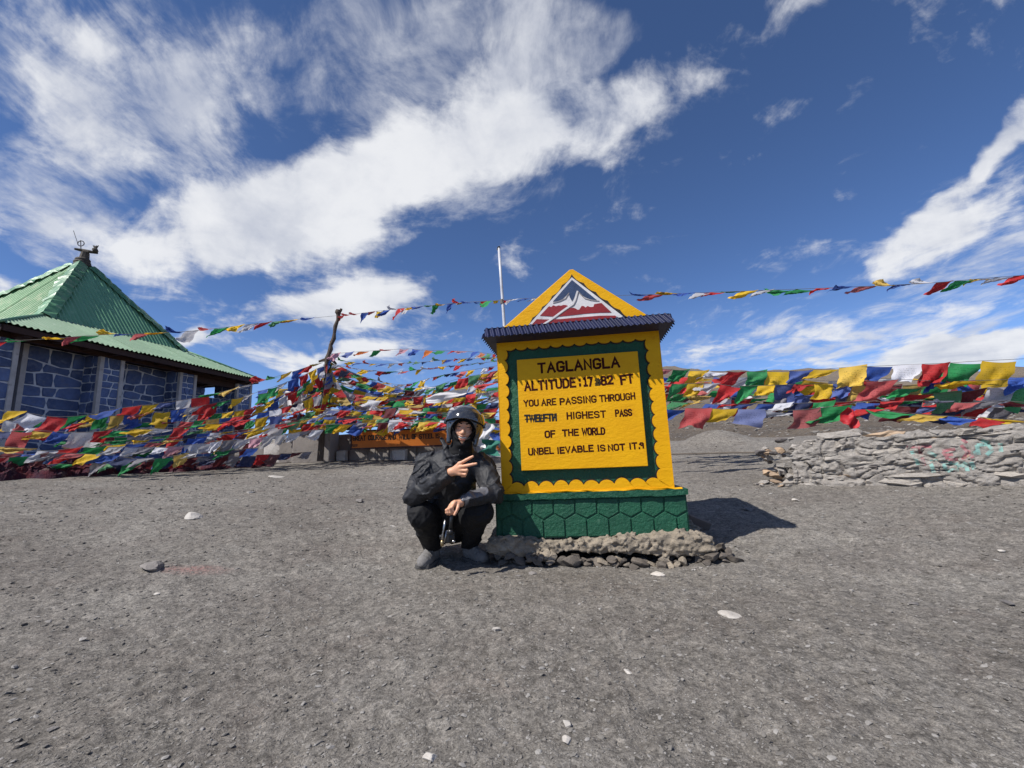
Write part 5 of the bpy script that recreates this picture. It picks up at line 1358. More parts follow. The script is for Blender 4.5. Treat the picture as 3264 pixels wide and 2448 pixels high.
flag_string([(1048, 1165, 9.45), (1080, 1225, 9.3), (1120, 1290, 9.2), (1165, 1340, 9.1)], 30, 'steep flag string coming down the right side of the wooden pole', GC, hang, seed=116, dark=.25)
# right group
RR = [
 ([(2090, 1174, 6.6), (2205, 1182, 6.5), (2425, 1184, 6.3), (2550, 1181, 6.2), (2700, 1171, 6.0), (2775, 1168, 5.9), (2900, 1162, 5.8), (3023, 1157, 5.7), (3114, 1151, 5.6), (3340, 1140, 5.4)], 50, hang, 'top string of flags on the right, running along the skyline above the stone wall', dict(wend=88)),
 ([(2090, 1198, 6.9), (2330, 1202, 6.7), (2480, 1208, 6.5), (2600, 1212, 6.3), (2725, 1215, 6.1), (2850, 1205, 6.0), (2945, 1214, 5.9), (3070, 1214, 5.8), (3195, 1204, 5.7), (3340, 1200, 5.6)], 56, blow, 'second string from the top on the right, with large billowing flags', dict(wend=80)),
 ([(2090, 1226, 6.5), (2243, 1222, 6.4), (2346, 1230, 6.3), (2460, 1228, 6.2), (2560, 1224, 6.1), (2700, 1224, 6.0), (2840, 1238, 5.9), (3000, 1240, 5.8)], 50, hang, 'third string on the right, hung with square flags from the sign to above the wall', dict(wend=64)),
 ([(2090, 1256, 6.7), (2190, 1256, 6.6), (2270, 1266, 6.5), (2362, 1276, 6.4), (2456, 1262, 6.3), (2600, 1264, 6.2), (2725, 1262, 6.1), (2945, 1254, 5.9), (3070, 1250, 5.8), (3210, 1226, 5.7), (3340, 1240, 5.6)], 52, blow, 'fourth string on the right, crowded with dark and red flags', dict(wend=76, dark=.25)),
 ([(2090, 1278, 6.4), (2280, 1288, 6.2), (2362, 1288, 6.1), (2520, 1286, 6.0), (2700, 1281, 5.8), (2820, 1280, 5.7), (2960, 1278, 5.6), (3070, 1284, 5.5), (3195, 1278, 5.4), (3340, 1290, 5.3)], 48, (('stream', 3), ('blow', 3), ('wrap', 2)), 'fifth string on the right, tightly blown flags just above the bottom ones', dict(wend=74, dark=.25)),
 ([(2090, 1299, 6.0), (2215, 1301, 5.9), (2290, 1303, 5.85), (2387, 1306, 5.8), (2484, 1309, 5.7), (2590, 1303, 5.6), (2700, 1288, 5.5), (2800, 1276, 5.4)], 82, (('hang', 4), ('blow', 1)), 'bottom string of large clean flags between the sign and the stone wall', dict(hscale=.80)),
 ([(2640, 1300, 5.75), (2800, 1309, 5.6), (2960, 1322, 5.4), (3054, 1328, 5.3), (3117, 1331, 5.25), (3227, 1338, 5.2), (3340, 1342, 5.1)], 74, (('blow', 3), ('stream', 3)), 'bottom string touching the top of the stone wall at the right edge', dict(hscale=.65)),
 ([(2090, 1212, 7.3), (2300, 1220, 7.1), (2500, 1232, 6.9), (2700, 1236, 6.7), (2900, 1228, 6.5), (3100, 1224, 6.3), (3340, 1218, 6.1)], 54, hang, 'string of faded mixed flags half hidden in the upper right-hand cluster', dict(wend=74, dark=.2)),
 ([(2090, 1240, 7.4), (2300, 1246, 7.2), (2500, 1252, 7.0), (2700, 1256, 6.8), (2900, 1272, 6.6), (3100, 1276, 6.4), (3340, 1282, 6.2)], 56, blow, 'rearmost string of blown flags in the lower right-hand cluster', dict(wend=76, dark=.35)),
 ([(2300, 1262, 7.0), (2456, 1282, 6.8), (2600, 1286, 6.6), (2760, 1290, 6.4), (2900, 1296, 6.2), (3050, 1300, 6.0), (3200, 1300, 5.9), (3340, 1306, 5.8)], 54, blow, 'string of deep red, navy and green flags hidden behind the others on the right', dict(wend=66, dark=.55)),
 ([(2380, 1214, 7.0), (2520, 1236, 6.8), (2680, 1246, 6.6), (2840, 1256, 6.4), (3000, 1262, 6.2), (3160, 1252, 6.0), (3340, 1262, 5.9)], 56, (('blow', 4), ('wrap', 2)), 'string of red and yellow flags in the middle of the right-hand cluster', dict(cols=['red', 'yellow', 'red', 'green', 'yellow', 'white', 'blue'], wend=70)),
]
for i, (pts, w, mx, lab, kw) in enumerate(RR): flag_string(pts, w, lab, GR, mx, seed=140 + i, **{'hscale': 1.12, 'gap': -.02, **kw})
print('FLAGS', NF[0], 'STONES', ST_N[0])
flag_string([(2760, 1216, 5.55), (2880, 1210, 5.5), (2965, 1214, 5.45)], 98, 'short string of two big red cloths among the flags above the wall', GR, (('hang', 1), ('blow', 1)), cols=['red'], seed=171, miss=0, hscale=1.0)
flag_string([(3060, 1214, 5.45), (3150, 1212, 5.4), (3240, 1208, 5.35)], 84, 'short string of two big yellow cloths near the right edge', GR, hang, cols=['yellow'], seed=172, miss=0, hscale=1.0)
# heap of old flags along the ground at the far left
M['heap'] = paint('faded_flag_heap', (.10, .016, .020), (.020, .018, .035), .85, 5.5, .9, 14, .05, .15, dirt=(.16, .12, .10), dscale=7, dmin=.55, dmax=.66)
hv, hf = [], []; nu, nv = 150, 16
for i in range(nu + 1):
    az_ = math.radians(-52 + 23 * i / nu)
    for j in range(nv + 1):
        rr3 = 9.75 + .75 * j / nv + .10 * math.sin(i * .31) + .35 * (i / nu); X_, Y_ = rr3 * math.sin(az_), rr3 * math.cos(az_)
        hgt = (.20 - .12 * i / nu) * math.sin(math.pi * min(1, j / nv * 1.05)) ** .6 if j < nv else 0
        k3 = float(vnoise3(np.float32(i * .42), np.float32(j * .6), np.float32(1.0))) * .5 + float(vnoise3(np.float32(i * 1.1), np.float32(j * 1.3), np.float32(4.0))) * .3
        hv.append((X_, Y_, ground_z(X_, Y_) - .01 + hgt * (1 + .9 * k3)))
hf = [(i * (nv + 1) + j, (i + 1) * (nv + 1) + j, (i + 1) * (nv + 1) + j + 1, i * (nv + 1) + j + 1) for i in range(nu) for j in range(nv)]
prop(mesh_obj('cloth_heap', hv, hf, M['heap']), 'dark heap of faded fallen flags along the ground at the far left', 'flags', kind='stuff')
# single cloths
def cloth(name, pts, wpx, mat, lab, Y, seed, cat='cloth'):
    """a crumpled strip of cloth hanging along pixel points"""
    r = random.Random(seed); P = [at(a, b, Y) for a, b in pts]; S = spline(P, 6); base = S[0].copy(); V = []; n = 7
    for i, p in enumerate(S):
        t = i / (len(S) - 1); tg = (S[min(i + 1, len(S) - 1)] - S[max(0, i - 1)]).normalized(); sd_ = tg.cross(Vector((0, 1, 0))).normalized()
        w = wpx / F_PX * Y * ((.35 + .65 * math.sin(math.pi * min(1, .12 + t * .8))) if 'scarf' in name or 'bundled' in name else .8 + .25 * math.sin(t * 7 + 1))
        for k_ in range(n):
            s = k_ / (n - 1) - .5; V.append(p - base + sd_ * (s * w + r.uniform(-.2, .2) * w * .4) + Vector((0, .10 * w * math.sin(s * 14 + t * 5) + .15 * w * math.sin(s * 5 + t * 9), 0)))
    Fc = [(i * n + k_, i * n + k_ + 1, (i + 1) * n + k_ + 1, (i + 1) * n + k_) for i in range(len(S) - 1) for k_ in range(n - 1)]
    o = mesh_obj(name, V, Fc, M[mat], None, True); o.location = base
    sb2 = o.modifiers.new('s', 'SUBSURF'); sb2.levels = 1; sb2.render_levels = 1
    prop(o, lab, cat)
M['clothred'] = paint('red_cloth', (.45, .012, .018), (.36, .01, .014), .6, 5, .2); M['clothwhite'] = paint('white_scarf_cloth', (.62, .60, .60), (.5, .48, .48), .7, 5, .3); M['clothgreen'] = paint('dark_green_cloth', (.02, .16, .11), (.015, .11, .08), .7, 5, .3)
cloth('bundled_cloth', [(2712, 1302), (2706, 1325), (2716, 1345), (2722, 1366)], 46, 'clothred', 'bunched shiny red cloth hanging over the left part of the stone wall', 5.2, 1)
cloth('scarf', [(1358, 1278), (1400, 1268), (1440, 1258), (1488, 1246)], 30, 'clothwhite', 'long white scarf blown sideways above the helmet in the flag tangle', 8.5, 2, 'scarf')
cloth('scarf', [(900, 1258), (925, 1275), (950, 1290), (990, 1300)], 60, 'clothwhite', 'wide white cloth sagging among the flags left of the wooden pole', 9.3, 4, 'scarf')
cloth('hanging_cloth', [(1566, 1402), (1564, 1425), (1560, 1450)], 60, 'clothgreen', 'dark green cloth hanging low between the person and the sign', 7.8, 3)
cloth('hanging_cloth', [(1556, 1350), (1552, 1375), (1540, 1400), (1532, 1424)], 40, 'clothwhite', 'dirty white cloth hanging in folds just right of the helmet', 8.0, 5)
for i, (px, py, w, m_) in enumerate(((1570, 1440, 34, 'whiteblock'), (1540, 1452, 30, 'greyblock'))):
    pass

# ------------------------------------------------------------------ the crouching person
def jersey(name, c1, c2, rough, bump, bs, spec=.5, coat=0.0, met=0.0):
    m = paint(name, c1, c2, rough, 6, bump, bs, .006, spec, met=met)
    b = [n for n in m.node_tree.nodes if n.type == 'BSDF_PRINCIPLED'][0]; b.inputs['Coat Weight'].default_value = coat; b.inputs['Coat Roughness'].default_value = .08
    return m
M['jacket'] = jersey('black_shell_fabric', (.026, .027, .030), (.018, .018, .021), .60, .6, 34, .35)
M['jacket_patch'] = jersey('charcoal_reflective_fabric', (.13, .13, .14), (.10, .10, .11), .45, .25, 60, .6)
M['trousers'] = jersey('black_trouser_fabric', (.012, .012, .013), (.008, .008, .009), .75, .4, 50, .25)
M['gaiter'] = jersey('black_knit', (.010, .010, .011), (.007, .007, .008), .85, .4, 70, .2)
M['helmet'] = jersey('graphite_helmet_shell', (.040, .042, .046), (.028, .029, .032), .22, .0, 10, .6, .6)
M['visor'] = jersey('smoked_visor', (.030, .031, .034), None, .10, .0, 10, .8, 1.0)
M['liner'] = jersey('black_foam_liner', (.008, .008, .008), None, .9, .3, 60, .15)
M['shoe'] = jersey('grey_shoe_mesh', (.21, .20, .19), (.12, .115, .11), .8, .7, 60, .3)
M['sole'] = jersey('shoe_sole_rubber', (.10, .095, .09), (.06, .058, .055), .8, .5, 40, .3)
M['eye'] = jersey('dark_eye', (.02, .012, .010), None, .3, .0, 10, .6); M['brow'] = jersey('black_brow_hair', (.015, .010, .008), None, .7, .3, 60, .2)
M['teeth'] = jersey('teeth', (.72, .68, .60), None, .3, 0, 10, .5); M['lip'] = jersey('lip_skin', (.36, .13, .10), None, .45, .1, 40, .4)
M['gadget'] = jersey('black_gadget_plastic', (.015, .015, .016), None, .35, 0, 10, .5); M['silver'] = jersey('brushed_metal', (.55, .54, .52), None, .3, 0, 10, .5, met=1.0); M['goldish'] = jersey('brass_knob', (.40, .30, .16), None, .35, 0, 10, .5, met=.8)
def skin_mat():
    m = paint('skin', (.70, .375, .235), (.60, .30, .175), .5, 18, .25, 90, .0015, .4)
    b = [n for n in m.node_tree.nodes if n.type == 'BSDF_PRINCIPLED'][0]
    b.inputs['Subsurface Weight'].default_value = .12; b.inputs['Subsurface Radius'].default_value = (.010, .004, .002); return m
M['skin'] = skin_mat()
A3 = lambda px, py, Y: np.array(tuple(at(px, py, Y)))
pe = empty('person', (-.43, 3.08, 0)); prop(pe, 'person in black helmet and jacket crouching by the sign, making a V sign', 'person')
pinv = Matrix.Translation(-pe.location)
def pnet(name, fn, lo, hi, h, mat, par=None, smooth=True):
    V, Q = surface_net(fn, lo, hi, h)
    return pmesh(name, V, Q, mat, par, smooth)
def pmesh(name, V, Q, mat, par=None, smooth=True):
    V = V - np.array(tuple(pe.location))
    me = bpy.data.meshes.new(name); me.vertices.add(len(V)); me.vertices.foreach_set('co', V.ravel().astype(np.float32))
    me.loops.add(Q.size); me.loops.foreach_set('vertex_index', Q.ravel().astype(np.int32))
    me.polygons.add(len(Q)); me.polygons.foreach_set('loop_start', (np.arange(len(Q)) * 4).astype(np.int32))
    me.update(calc_edges=True); me.polygons.foreach_set('use_smooth', [smooth] * len(Q)); me.update()
    return link(name, me, M[mat], par or pe)
# joints
shL, shR = A3(1362, 1480, 2.98), A3(1535, 1484, 2.98)
elL, elR = A3(1324, 1580, 2.80), A3(1576, 1572, 2.86)
wrL, wrR = A3(1437, 1505, 2.64), A3(1470, 1601, 2.69)
chest, pelv = A3(1446, 1505, 3.00), A3(1420, 1640, 3.22)
neck0, neck1 = A3(1460, 1455, 2.96), A3(1474, 1410, 2.93)
hipL, hipR = A3(1392, 1668, 3.26), A3(1455, 1668, 3.26)
knL, knR = A3(1343, 1640, 2.82), A3(1532, 1628, 2.84)
anL, anR = np.array((-.598, 3.14, .105)), np.array((-.345, 3.17, .105))
def folds(X, Y, Z, a=1.0):
    u = X * .8 + Z * .6; v = Z * .8 - X * .6
    w1 = vnoise3(X * 8 + 3, Y * 8, Z * 10); wx = .35 * vnoise3(X * 14, Y * 14 + 7, Z * 14)
    ra = np.abs(vnoise3(u * 8 + wx * 1.5, Y * 7 + 9, v * 24 + wx * 2)); rb = np.abs(vnoise3(u * 26 + 5 + wx * 2, Y * 16, v * 11 + wx * 2)); rc = np.abs(vnoise3(X * 40, Y * 34 + 5, Z * 46 + wx * 3))
    return a * (.007 * w1 - .011 * np.maximum(0, 1 - ra * 2.6) - .007 * np.maximum(0, 1 - rb * 2.8) - .0018 * np.maximum(0, 1 - rc * 3) + .006)
def jacket(X, Y, Z):
    d = sd_cap(X, Y, Z, chest, pelv, .160, .175)
    d = smin(d, sd_cap(X, Y, Z, shL, shR, .082, .082), .06)
    d = smin(d, sd_cap(X, Y, Z, A3(1350, 1560, 3.12), A3(1340, 1626, 3.05), .105, .088), .05)
    d = smin(d, sd_cap(X, Y, Z, neck0, A3(1470, 1432, 2.93), .088, .072), .05)
    d = smin(d, sd_cap(X, Y, Z, shL + (0, 0, -.01), elL, .080, .066), .03)
    d = smin(d, sd_cap(X, Y, Z, shR + (0, 0, -.01), elR, .080, .064), .03)
    d = smin(d, sd_cap(X, Y, Z, elL, wrL - (wrL - elL) * .08, .066, .040), .018)
    d = smin(d, sd_cap(X, Y, Z, elR, wrR - (wrR - elR) * .08, .064, .041), .018)
    for a, b, r in ((A3(1411, 1404, 2.92), A3(1423, 1438, 2.875), .013), (A3(1423, 1438, 2.875), A3(1440, 1478, 2.845), .012), (A3(1440, 1478, 2.845), A3(1446, 1530, 2.84), .009)):
        d = smin(d, sd_cap(X, Y, Z, a, b, r, r), .012)
    d = d + folds(X, Y, Z)
    # open sleeve ends
    for w, e in ((wrL, elL), (wrR, elR)):
        u = (w - e) / np.linalg.norm(w - e); d = np.maximum(d, np.where(sd_cap(X, Y, Z, w - u * .02, w + u * .05, .07, .07) < 0, ((X - w[0]) * u[0] + (Y - w[1]) * u[1] + (Z - w[2]) * u[2]) + .004, -1))
    return d
lo_j = np.array((-.84, 2.58, .26)); hi_j = np.array((-.02, 3.42, .92))
pnet('jacket', jacket, lo_j, hi_j, .0050, 'jacket')
def patch(X, Y, Z):
    u = (wrR - elR); a = elR + u * .34; b = elR + u * .92
    d = sd_cap(X, Y, Z, elR, wrR - u * .08, .0655, .0425) + folds(X, Y, Z)
    return np.maximum(d, np.maximum(sd_cap(X, Y, Z, a + (0, -.05, .045), b + (0, -.04, .035), .042, .030), -(d + .012)))
pnet('sleeve_panel', patch, np.minimum(elR, wrR) - .1, np.maximum(elR, wrR) + .1, .0045, 'jacket_patch')
for w, e in ((wrL, elL), (wrR, elR)):
    u = (w - e) / np.linalg.norm(w - e); cc = w - u * .012
    MBc = MB(); pts = [Vector(cc - u * .022 - np.array(tuple(pe.location))), Vector(cc - np.array(tuple(pe.location))), Vector(cc + u * .010 - np.array(tuple(pe.location)))]
    MBc.tube(pts, [.041, .036, .034], 14, False).build('cuff', M['jacket'], pe, True)
def trousers(X, Y, Z):
    d = sd_cap(X, Y, Z, hipL, hipR, .135, .135)
    for h_, k_, a_ in ((hipL, knL, anL), (hipR, knR, anR)):
        leg = sd_cap(X, Y, Z, h_, k_, .105, .080)
        leg = smin(leg, sd_cap(X, Y, Z, k_, a_ + (0, 0, .01), .080, .060), .02)
        d = smin(d, leg, .02)
    d = d + folds(X, Y, Z, .7)
    return np.maximum(d, .085 - Z)
pnet('trousers', trousers, (-.82, 2.66, .06), (-.02, 3.46, .62), .0062, 'trousers')
for an, toe in ((anL, np.array((-.640, 2.955, 0))), (anR, np.array((-.225, 3.010, 0)))):
    dv = toe - an; dv[2] = 0; dv = dv / np.linalg.norm(dv); sd = np.array((-dv[1], dv[0], 0)); heel = an - dv * .045
    def loc(X, Y, Z, toe=toe, dv=dv, sd=sd):
        return (X - toe[0]) * dv[0] + (Y - toe[1]) * dv[1], (X - toe[0]) * sd[0] + (Y - toe[1]) * sd[1], Z
    L_ = float(np.dot(toe - heel, dv)) + .015
    def shoe(X, Y, Z):
        a, b, c = loc(X, Y, Z)
        d = sd_ell(a, b, c, (-.055, .003, .040), (.062, .047, .044)); d = smin(d, sd_ell(a, b, c, (-L_ * .5, 0, .050), (.085, .040, .048)), .03)
        d = smin(d, sd_ell(a, b, c, (-L_ + .04, 0, .055), (.048, .038, .058)), .03); d = smin(d, sd_cap(a, b, c, (-L_ + .055, 0, .06), (-L_ + .060, 0, .125), .040, .046), .02)
        d = smin(d, sd_cap(a, b, c, (-.10, 0, .072), (-L_ + .09, 0, .115), .020, .026), .025)
        d = d + .0022 * vnoise3(a * 60, b * 60, c * 60) - .0022 * (np.abs(np.sin(a * 95 + b * 20)) > .90) * (c > .055) 
        return np.maximum(d, .020 - Z)
    def sole(X, Y, Z):
        a, b, c = loc(X, Y, Z)
        w = .040 + .010 * np.exp(-((a + .07) / .07) ** 2)
        q = np.maximum(np.abs(b) - w + .02, 0); ax_ = np.maximum(np.abs(a + L_ / 2) - L_ / 2 + .035, 0)
        d = np.maximum(np.sqrt(q ** 2 + ax_ ** 2) - .026, np.abs(c - .012 - .010 * np.clip((a + .05) / .05, 0, 1) ** 2) - .014)
        return d - .0022 * (np.sin(a * 260) > .2)
    c0 = (toe + heel) / 2; so_ = pnet('shoe', shoe, (c0[0] - .2, c0[1] - .2, .012), (c0[0] + .2, c0[1] + .2, .2), .0042, 'shoe')
    for q_ in range(4):
        a_ = -.098 - q_ * .024; zc_ = .083 + q_ * .0085; sgn = 1 if q_ % 2 else -1
        P_ = [toe + dv * (a_ + sgn * k_ * .3) + sd * k_ + np.array((0, 0, zc_ - 14 * k_ * k_)) for k_ in (-.024, -.012, 0, .012, .024)]
        MB().tube([Vector(p_ - np.array(tuple(pe.location))) for p_ in P_], .0028, 5).build('lace', M['clothwhite'], so_)
    s2 = pnet('sole', sole, (c0[0] - .2, c0[1] - .2, -.012), (c0[0] + .2, c0[1] + .2, .06), .0042, 'sole', so_)
# head frame
hc = A3(1480, 1371, 2.93)
fwd = np.array(tuple(CAMP)) - hc; fwd[2] *= .75; fwd /= np.linalg.norm(fwd)
yaw_ = math.radians(-4); fwd = np.array((fwd[0] * math.cos(yaw_) - fwd[1] * math.sin(yaw_), fwd[0] * math.sin(yaw_) + fwd[1] * math.cos(yaw_), fwd[2]))
rt0 = np.cross(fwd, (0, 0, 1)) * -1; rt0 = np.cross((0, 0, 1), fwd) * -1 if rt0[0] < 0 else rt0; rt0 /= np.linalg.norm(rt0)
if rt0[0] < 0: rt0 = -rt0
up0 = np.cross(rt0, -fwd); up0 = up0 if up0[2] > 0 else -up0
tl = math.radians(9)
hup = up0 * math.cos(tl) + rt0 * math.sin(tl); hrt = rt0 * math.cos(tl) - up0 * math.sin(tl)
def HL(X, Y, Z):
    dx, dy, dz = X - hc[0], Y - hc[1], Z - hc[2]
    return dx * hrt[0] + dy * hrt[1] + dz * hrt[2], -(dx * fwd[0] + dy * fwd[1] + dz * fwd[2]), dx * hup[0] + dy * hup[1] + dz * hup[2]
def HP(x, y, z): return hc + hrt * x - fwd * y + hup * z
def face_sdf(x, y, z):
    d = sd_ell(x, y, z, (0, .0, .022), (.074, .094, .100))
    d = smin(d, sd_ell(x, y, z, (0, -.030, -.048), (.055, .060, .058)), .03)
    d = smin(d, sd_ell(x, y, z, (0, -.066, -.086), (.024, .022, .018)), .018)
    for s in (-1, 1):
        d = smin(d, sd_ell(x, y, z, (s * .037, -.066, -.020), (.024, .022, .019)), .014)
        d = smin(d, sd_cap(x, y, z, (s * .010, -.087, .036), (s * .048, -.078, .040), .008, .006), .010)
        d = smin(d, sd_ell(x, y, z, (s * .0125, -.096, -.022), (.0085, .009, .0075)), .005)
    d = smin(d, sd_cap(x, y, z, (0, -.084, .026), (0, -.104, -.018), .007, .0115), .010)
    for s in (-1, 1):
        d = -smin(-d, sd_ell(x, y, z, (s * .031, -.100, .020), (.019, .016, .0085)), .006)
        d = smin(d, sd_ell(x, y, z, (s * .031, -.078, .026), (.016, .013, .0062)), .004)
        d = smin(d, sd_ell(x, y, z, (s * .031, -.077, .0125), (.017, .014, .0060)), .004)
        d = -smin(-d, sd_cap(x, y, z, (s * .018, -.103, -.024), (s * .036, -.094, -.052), .0035, .0035), .008)
    zc = z + .054 - x * x * 9.0      # the smile curves up at its corners
    d = smin(d, sd_ell(x, y, zc, (0, -.080, .0125), (.028, .017, .0055)), .006)
    d = smin(d, sd_ell(x, y, zc, (0, -.080, -.0135), (.024, .016, .0060)), .006)
    d = -smin(-d, sd_ell(x, y, zc, (0, -.094, 0), (.031, .015, .0095)), .003)
    return d
def head(X, Y, Z):
    x, y, z = HL(X, Y, Z); d = face_sdf(x, y, z)
    return smin(d, sd_cap(x, y, z, (0, .02, -.06), (-.01, .03, -.16), .05, .055), .02)
parts = [surface_net(head, hc - .17, hc + .15, .0026)]
# hands
def hand_sdf(joints, wrist):
    def f(X, Y, Z):
        d = None
        for fi_, ch in enumerate(joints):
            for i in range(len(ch) - 1):
                a, b = ch[i], ch[i + 1]
                c = sd_cap(X, Y, Z, a[:3], b[:3], a[3], b[3])
                fd = c if i == 0 else smin(fd, c, .003)
            d = fd if d is None else smin(d, fd, .0035)
        for ch in joints[:4]:
            d = smin(d, sd_cap(X, Y, Z, wrist, ch[0][:3], .0175, .0105), .012)
        return d
    return f
def ch(*p): return [(*A3(a, b, c), r) for a, b, c, r in p]
h1 = [ch((1464.5, 1478, 2.613, .0100), (1486, 1466, 2.593, .0088), (1498, 1459.5, 2.585, .0080), (1507, 1455, 2.581, .0070)),
      ch((1468, 1488, 2.607, .0102), (1494, 1483, 2.581, .0090), (1507, 1480, 2.575, .0082), (1518, 1478, 2.571, .0072)),
      ch((1470, 1499, 2.610, .0098), (1488, 1499, 2.587, .0088), (1486, 1506, 2.607, .0078), (1476, 1508, 2.617, .0074)),
      ch((1468, 1510, 2.617, .0092), (1484, 1512, 2.600, .0080), (1482, 1517, 2.617, .0072), (1473, 1518, 2.625, .0068)),
      ch((1446, 1496, 2.650, .0125), (1462, 1490, 2.650, .0105), (1478, 1500, 2.640, .0090), (1484, 1506, 2.630, .0080))]
f1 = hand_sdf(h1, wrL + (0, 0, 0))
def hand1(X, Y, Z): return smin(f1(X, Y, Z), sd_cap(X, Y, Z, wrL, wrL - (wrL - elL) * .30, .023, .027), .012)
parts.append(surface_net(hand1, A3(1470, 1495, 2.625) - (.13, .09, .09), A3(1470, 1495, 2.625) + (.12, .09, .12), .0021))
h2 = [ch((1450, 1601, 2.660, .0100), (1441, 1617, 2.633, .0088), (1444, 1629, 2.640, .0080), (1450, 1634, 2.650, .0072)),
      ch((1443, 1605, 2.660, .0102), (1434, 1621, 2.630, .0088), (1436, 1633, 2.635, .0080), (1442, 1638, 2.645, .0072)),
      ch((1438, 1611, 2.663, .0098), (1428, 1623, 2.635, .0086), (1429, 1634, 2.640, .0078), (1434, 1640, 2.649, .0070)),
      ch((1435, 1617, 2.670, .0090), (1423, 1626, 2.647, .0078), (1423, 1634, 2.650, .0070), (1427, 1639, 2.655, .0064)),
      ch((1462, 1607, 2.665, .0120), (1459, 1620, 2.650, .0100), (1454, 1631, 2.640, .0090), (1449, 1640, 2.635, .0078))]
f2 = hand_sdf(h2, wrR)
def hand2(X, Y, Z): return smin(f2(X, Y, Z), sd_cap(X, Y, Z, wrR, wrR - (wrR - elR) * .30, .023, .027), .012)
parts.append(surface_net(hand2, A3(1450, 1615, 2.655) - (.10, .09, .09), A3(1450, 1615, 2.655) + (.12, .09, .09), .0021))
def inner(X, Y, Z):
    d = sd_cap(X, Y, Z, chest, pelv, .10, .11); d = smin(d, sd_cap(X, Y, Z, shL, shR, .045, .045), .05); d = smin(d, sd_cap(X, Y, Z, neck0, hc - (0, 0, .08), .05, .05), .03)
    for a, b, c in ((shL, elL, wrL), (shR, elR, wrR)):
        d = smin(d, sd_cap(X, Y, Z, a, b, .042, .034), .02); d = smin(d, sd_cap(X, Y, Z, b, c, .034, .024), .01)
    for a, b, c in ((hipL, knL, anL), (hipR, knR, anR)):
        d = smin(d, sd_cap(X, Y, Z, a, b, .07, .05), .03); d = smin(d, sd_cap(X, Y, Z, b, c - (0, 0, .03), .048, .030), .01)
    return d
parts.append(surface_net(inner, (-.80, 2.56, .04), (-.08, 3.44, .92), .011))
ofs = 0; VV, QQ = [], []
for V, Q in parts: VV.append(V); QQ.append(Q + ofs); ofs += len(V)
pmesh('body', np.concatenate(VV), np.concatenate(QQ), 'skin')
B_lo, B_hi = hc - .22, hc + .22
def shell_cut(x, y, z):
    return sd_ell(x, y, z, (0, -.155, -.036), (.092, .142, .110))
def helmet(X, Y, Z):
    x, y, z = HL(X, Y, Z)
    o_ = sd_ell(x, y, z, (0, .012, .032), (.127, .150, .137)); i_ = sd_ell(x, y, z, (0, .012, .032), (.108, .130, .118))
    d = np.maximum(o_, -i_); d = np.maximum(d, -smin(shell_cut(x, y, z), shell_cut(x, y, z), .01)); d = np.maximum(d, -(z + .105 - .25 * y))
    # jaw pieces framing the face
    for s in (-1, 1):
        j = sd_cap(x, y, z, (s * .098, -.045, .03), (s * .088, -.060, -.085), .020, .015); d = smin(d, j, .012)
    return d
pnet('helmet_shell', helmet, B_lo, B_hi, .0036, 'helmet')
def liner(X, Y, Z):
    x, y, z = HL(X, Y, Z)
    o_ = sd_ell(x, y, z, (0, .012, .030), (.109, .131, .119)); i_ = np.minimum(face_sdf(x, y, z), 1) - .004
    d = np.maximum(o_, -i_); d = np.maximum(d, -sd_ell(x, y, z, (0, -.150, -.030), (.076, .135, .092))); return np.maximum(d, -(z + .10))
pnet('helmet_liner', liner, B_lo, B_hi, .0042, 'liner')
def visor(X, Y, Z):
    x, y, z = HL(X, Y, Z)
    o_ = sd_ell(x, y, z, (0, -.004, .042), (.135, .158, .138)); d = np.abs(o_ + .003) - .0032
    zl = .074 - 1.7 * x * x; zu = .128 - 1.2 * x * x
    d = np.maximum(d, zl - z); d = np.maximum(d, z - zu); return np.maximum(d, y + .01)
pnet('visor', visor, B_lo, B_hi, .0034, 'visor')
for s in (-1, 1):
    p = HP(s * .126, -.012, .045) - np.array(tuple(pe.location)); q = HP(s * .140, -.012, .045) - np.array(tuple(pe.location))
    MB().tube([p, q], [.022, .018], 12).build('visor_hinge', M['visor'], pe)
def gaiter(X, Y, Z):
    x, y, z = HL(X, Y, Z)
    d = face_sdf(x, y, z) - .010 + .003 * vnoise3(x * 40, y * 40, z * 60)
    d = smin(d, sd_cap(x, y, z, (0, -.022, -.105), (-.012, .0, -.165), .070, .092), .025) + .006 * vnoise3(x * 22, y * 20, z * 50)
    return np.maximum(d, z - (-.097 + 1.5 * np.abs(x) ** 1.0 + .35 * np.maximum(0, y + .05)))
pnet('neck_gaiter', gaiter, hc - .26, hc + .16, .0040, 'gaiter')
for s in (-1, 1):
    def eye(X, Y, Z, s=s):
        x, y, z = HL(X, Y, Z); return sd_ell(x, y, z - .0012 * 0, (s * .031, -.0845, .0185 + 0), (.0140, .006, .0032)) 
    pnet('eye', eye, hc - .12, hc + .12, .0016, 'eye')
    def brow(X, Y, Z, s=s):
        x, y, z = HL(X, Y, Z); return smin(sd_cap(x, y, z, (s * .014, -.0925, .0385), (s * .034, -.0860, .0455), .0046, .0042), sd_cap(x, y, z, (s * .034, -.0860, .0455), (s * .050, -.0745, .0400), .0032, .0018), .002)
    pnet('eyebrow', brow, hc - .12, hc + .12, .0017, 'brow')
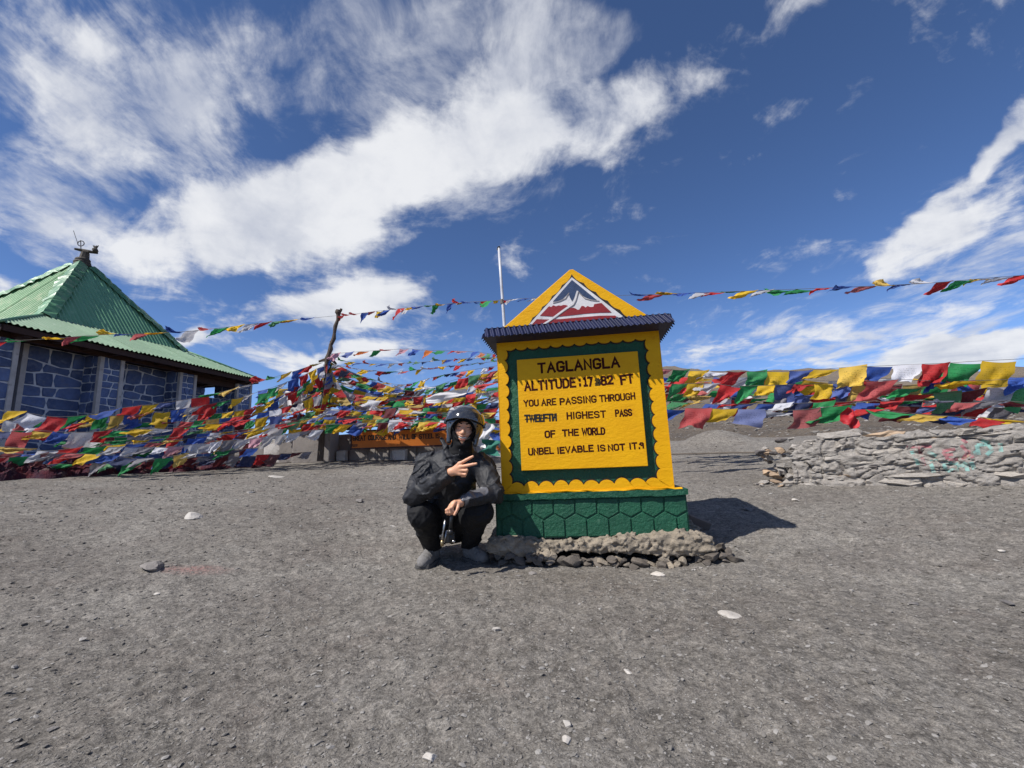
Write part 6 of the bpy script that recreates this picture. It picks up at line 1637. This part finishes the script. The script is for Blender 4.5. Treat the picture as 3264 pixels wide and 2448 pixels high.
def teeth(X, Y, Z):
    x, y, z = HL(X, Y, Z); zc = z + .054 - x * x * 9.0
    return sd_ell(x, y, zc, (0, -.0835, .0018), (.0280, .0095, .0066)) 
pnet('teeth', teeth, hc - .13, hc + .12, .0015, 'teeth')
def lips(X, Y, Z):
    x, y, z = HL(X, Y, Z); zc = z + .054 - x * x * 9.0
    a = sd_ell(x, y, zc, (0, -.0855, -.0118), (.0250, .0125, .0036)); b = sd_ell(x, y, zc, (0, -.0865, .0104), (.0270, .0115, .0024)); return np.minimum(a, b)
pnet('lips', lips, hc - .13, hc + .12, .0015, 'lip')
# the small camera grip dangling from the lowered hand
ga = empty('camera_grip', at(1440, 1640, 2.655)); prop(ga, 'small black camera grip with silver tripod rods hanging from the lowered hand', 'camera grip')
gb = ga.location.copy()
def gt(name, L_, Y, mat, seg=8):
    mb = MB(); mb.tube([at(a, b, Y + (c[0] if c else 0)) - gb for a, b, r, *c in L_], [r / F_PX * Y for a, b, r, *c in L_], seg); return mb.build(name, M[mat], ga, True)
gt('grip', [(1441, 1628, 5), (1438, 1660, 5.5), (1436, 1690, 6)], 2.655, 'gadget'); gt('joint', [(1436, 1688, 8), (1436, 1696, 9), (1437, 1704, 8)], 2.655, 'gadget')
gt('tripod_leg', [(1419, 1657, 2.6), (1415, 1680, 3.6), (1411, 1706, 3.6), (1410, 1722, 4)], 2.645, 'silver'); gt('tripod_leg', [(1424, 1690, 2.4), (1418, 1715, 2.4), (1416, 1730, 3)], 2.655, 'silver')
gt('rubber_foot', [(1410, 1722, 4.6), (1409, 1732, 5), (1410, 1741, 4.4)], 2.645, 'goldish'); gt('tripod_leg', [(1428, 1690, 4), (1436, 1712, 4.5), (1440, 1728, 5)], 2.675, 'gadget')
mb = MB(); c = at(1436, 1712, 2.685) - gb; mb.box(c.x - .030, c.x + .026, c.y - .014, c.y + .018, c.z - .030, c.z + .026); mb.build('camera_body', M['gadget'], ga, bevel=.005)
gt('lens', [(1402, 1712, 7, -.0), (1408, 1711, 8, 0)], 2.665, 'gadget'); gt('knob', [(1442, 1724, 4), (1450, 1727, 3.6)], 2.655, 'silver')
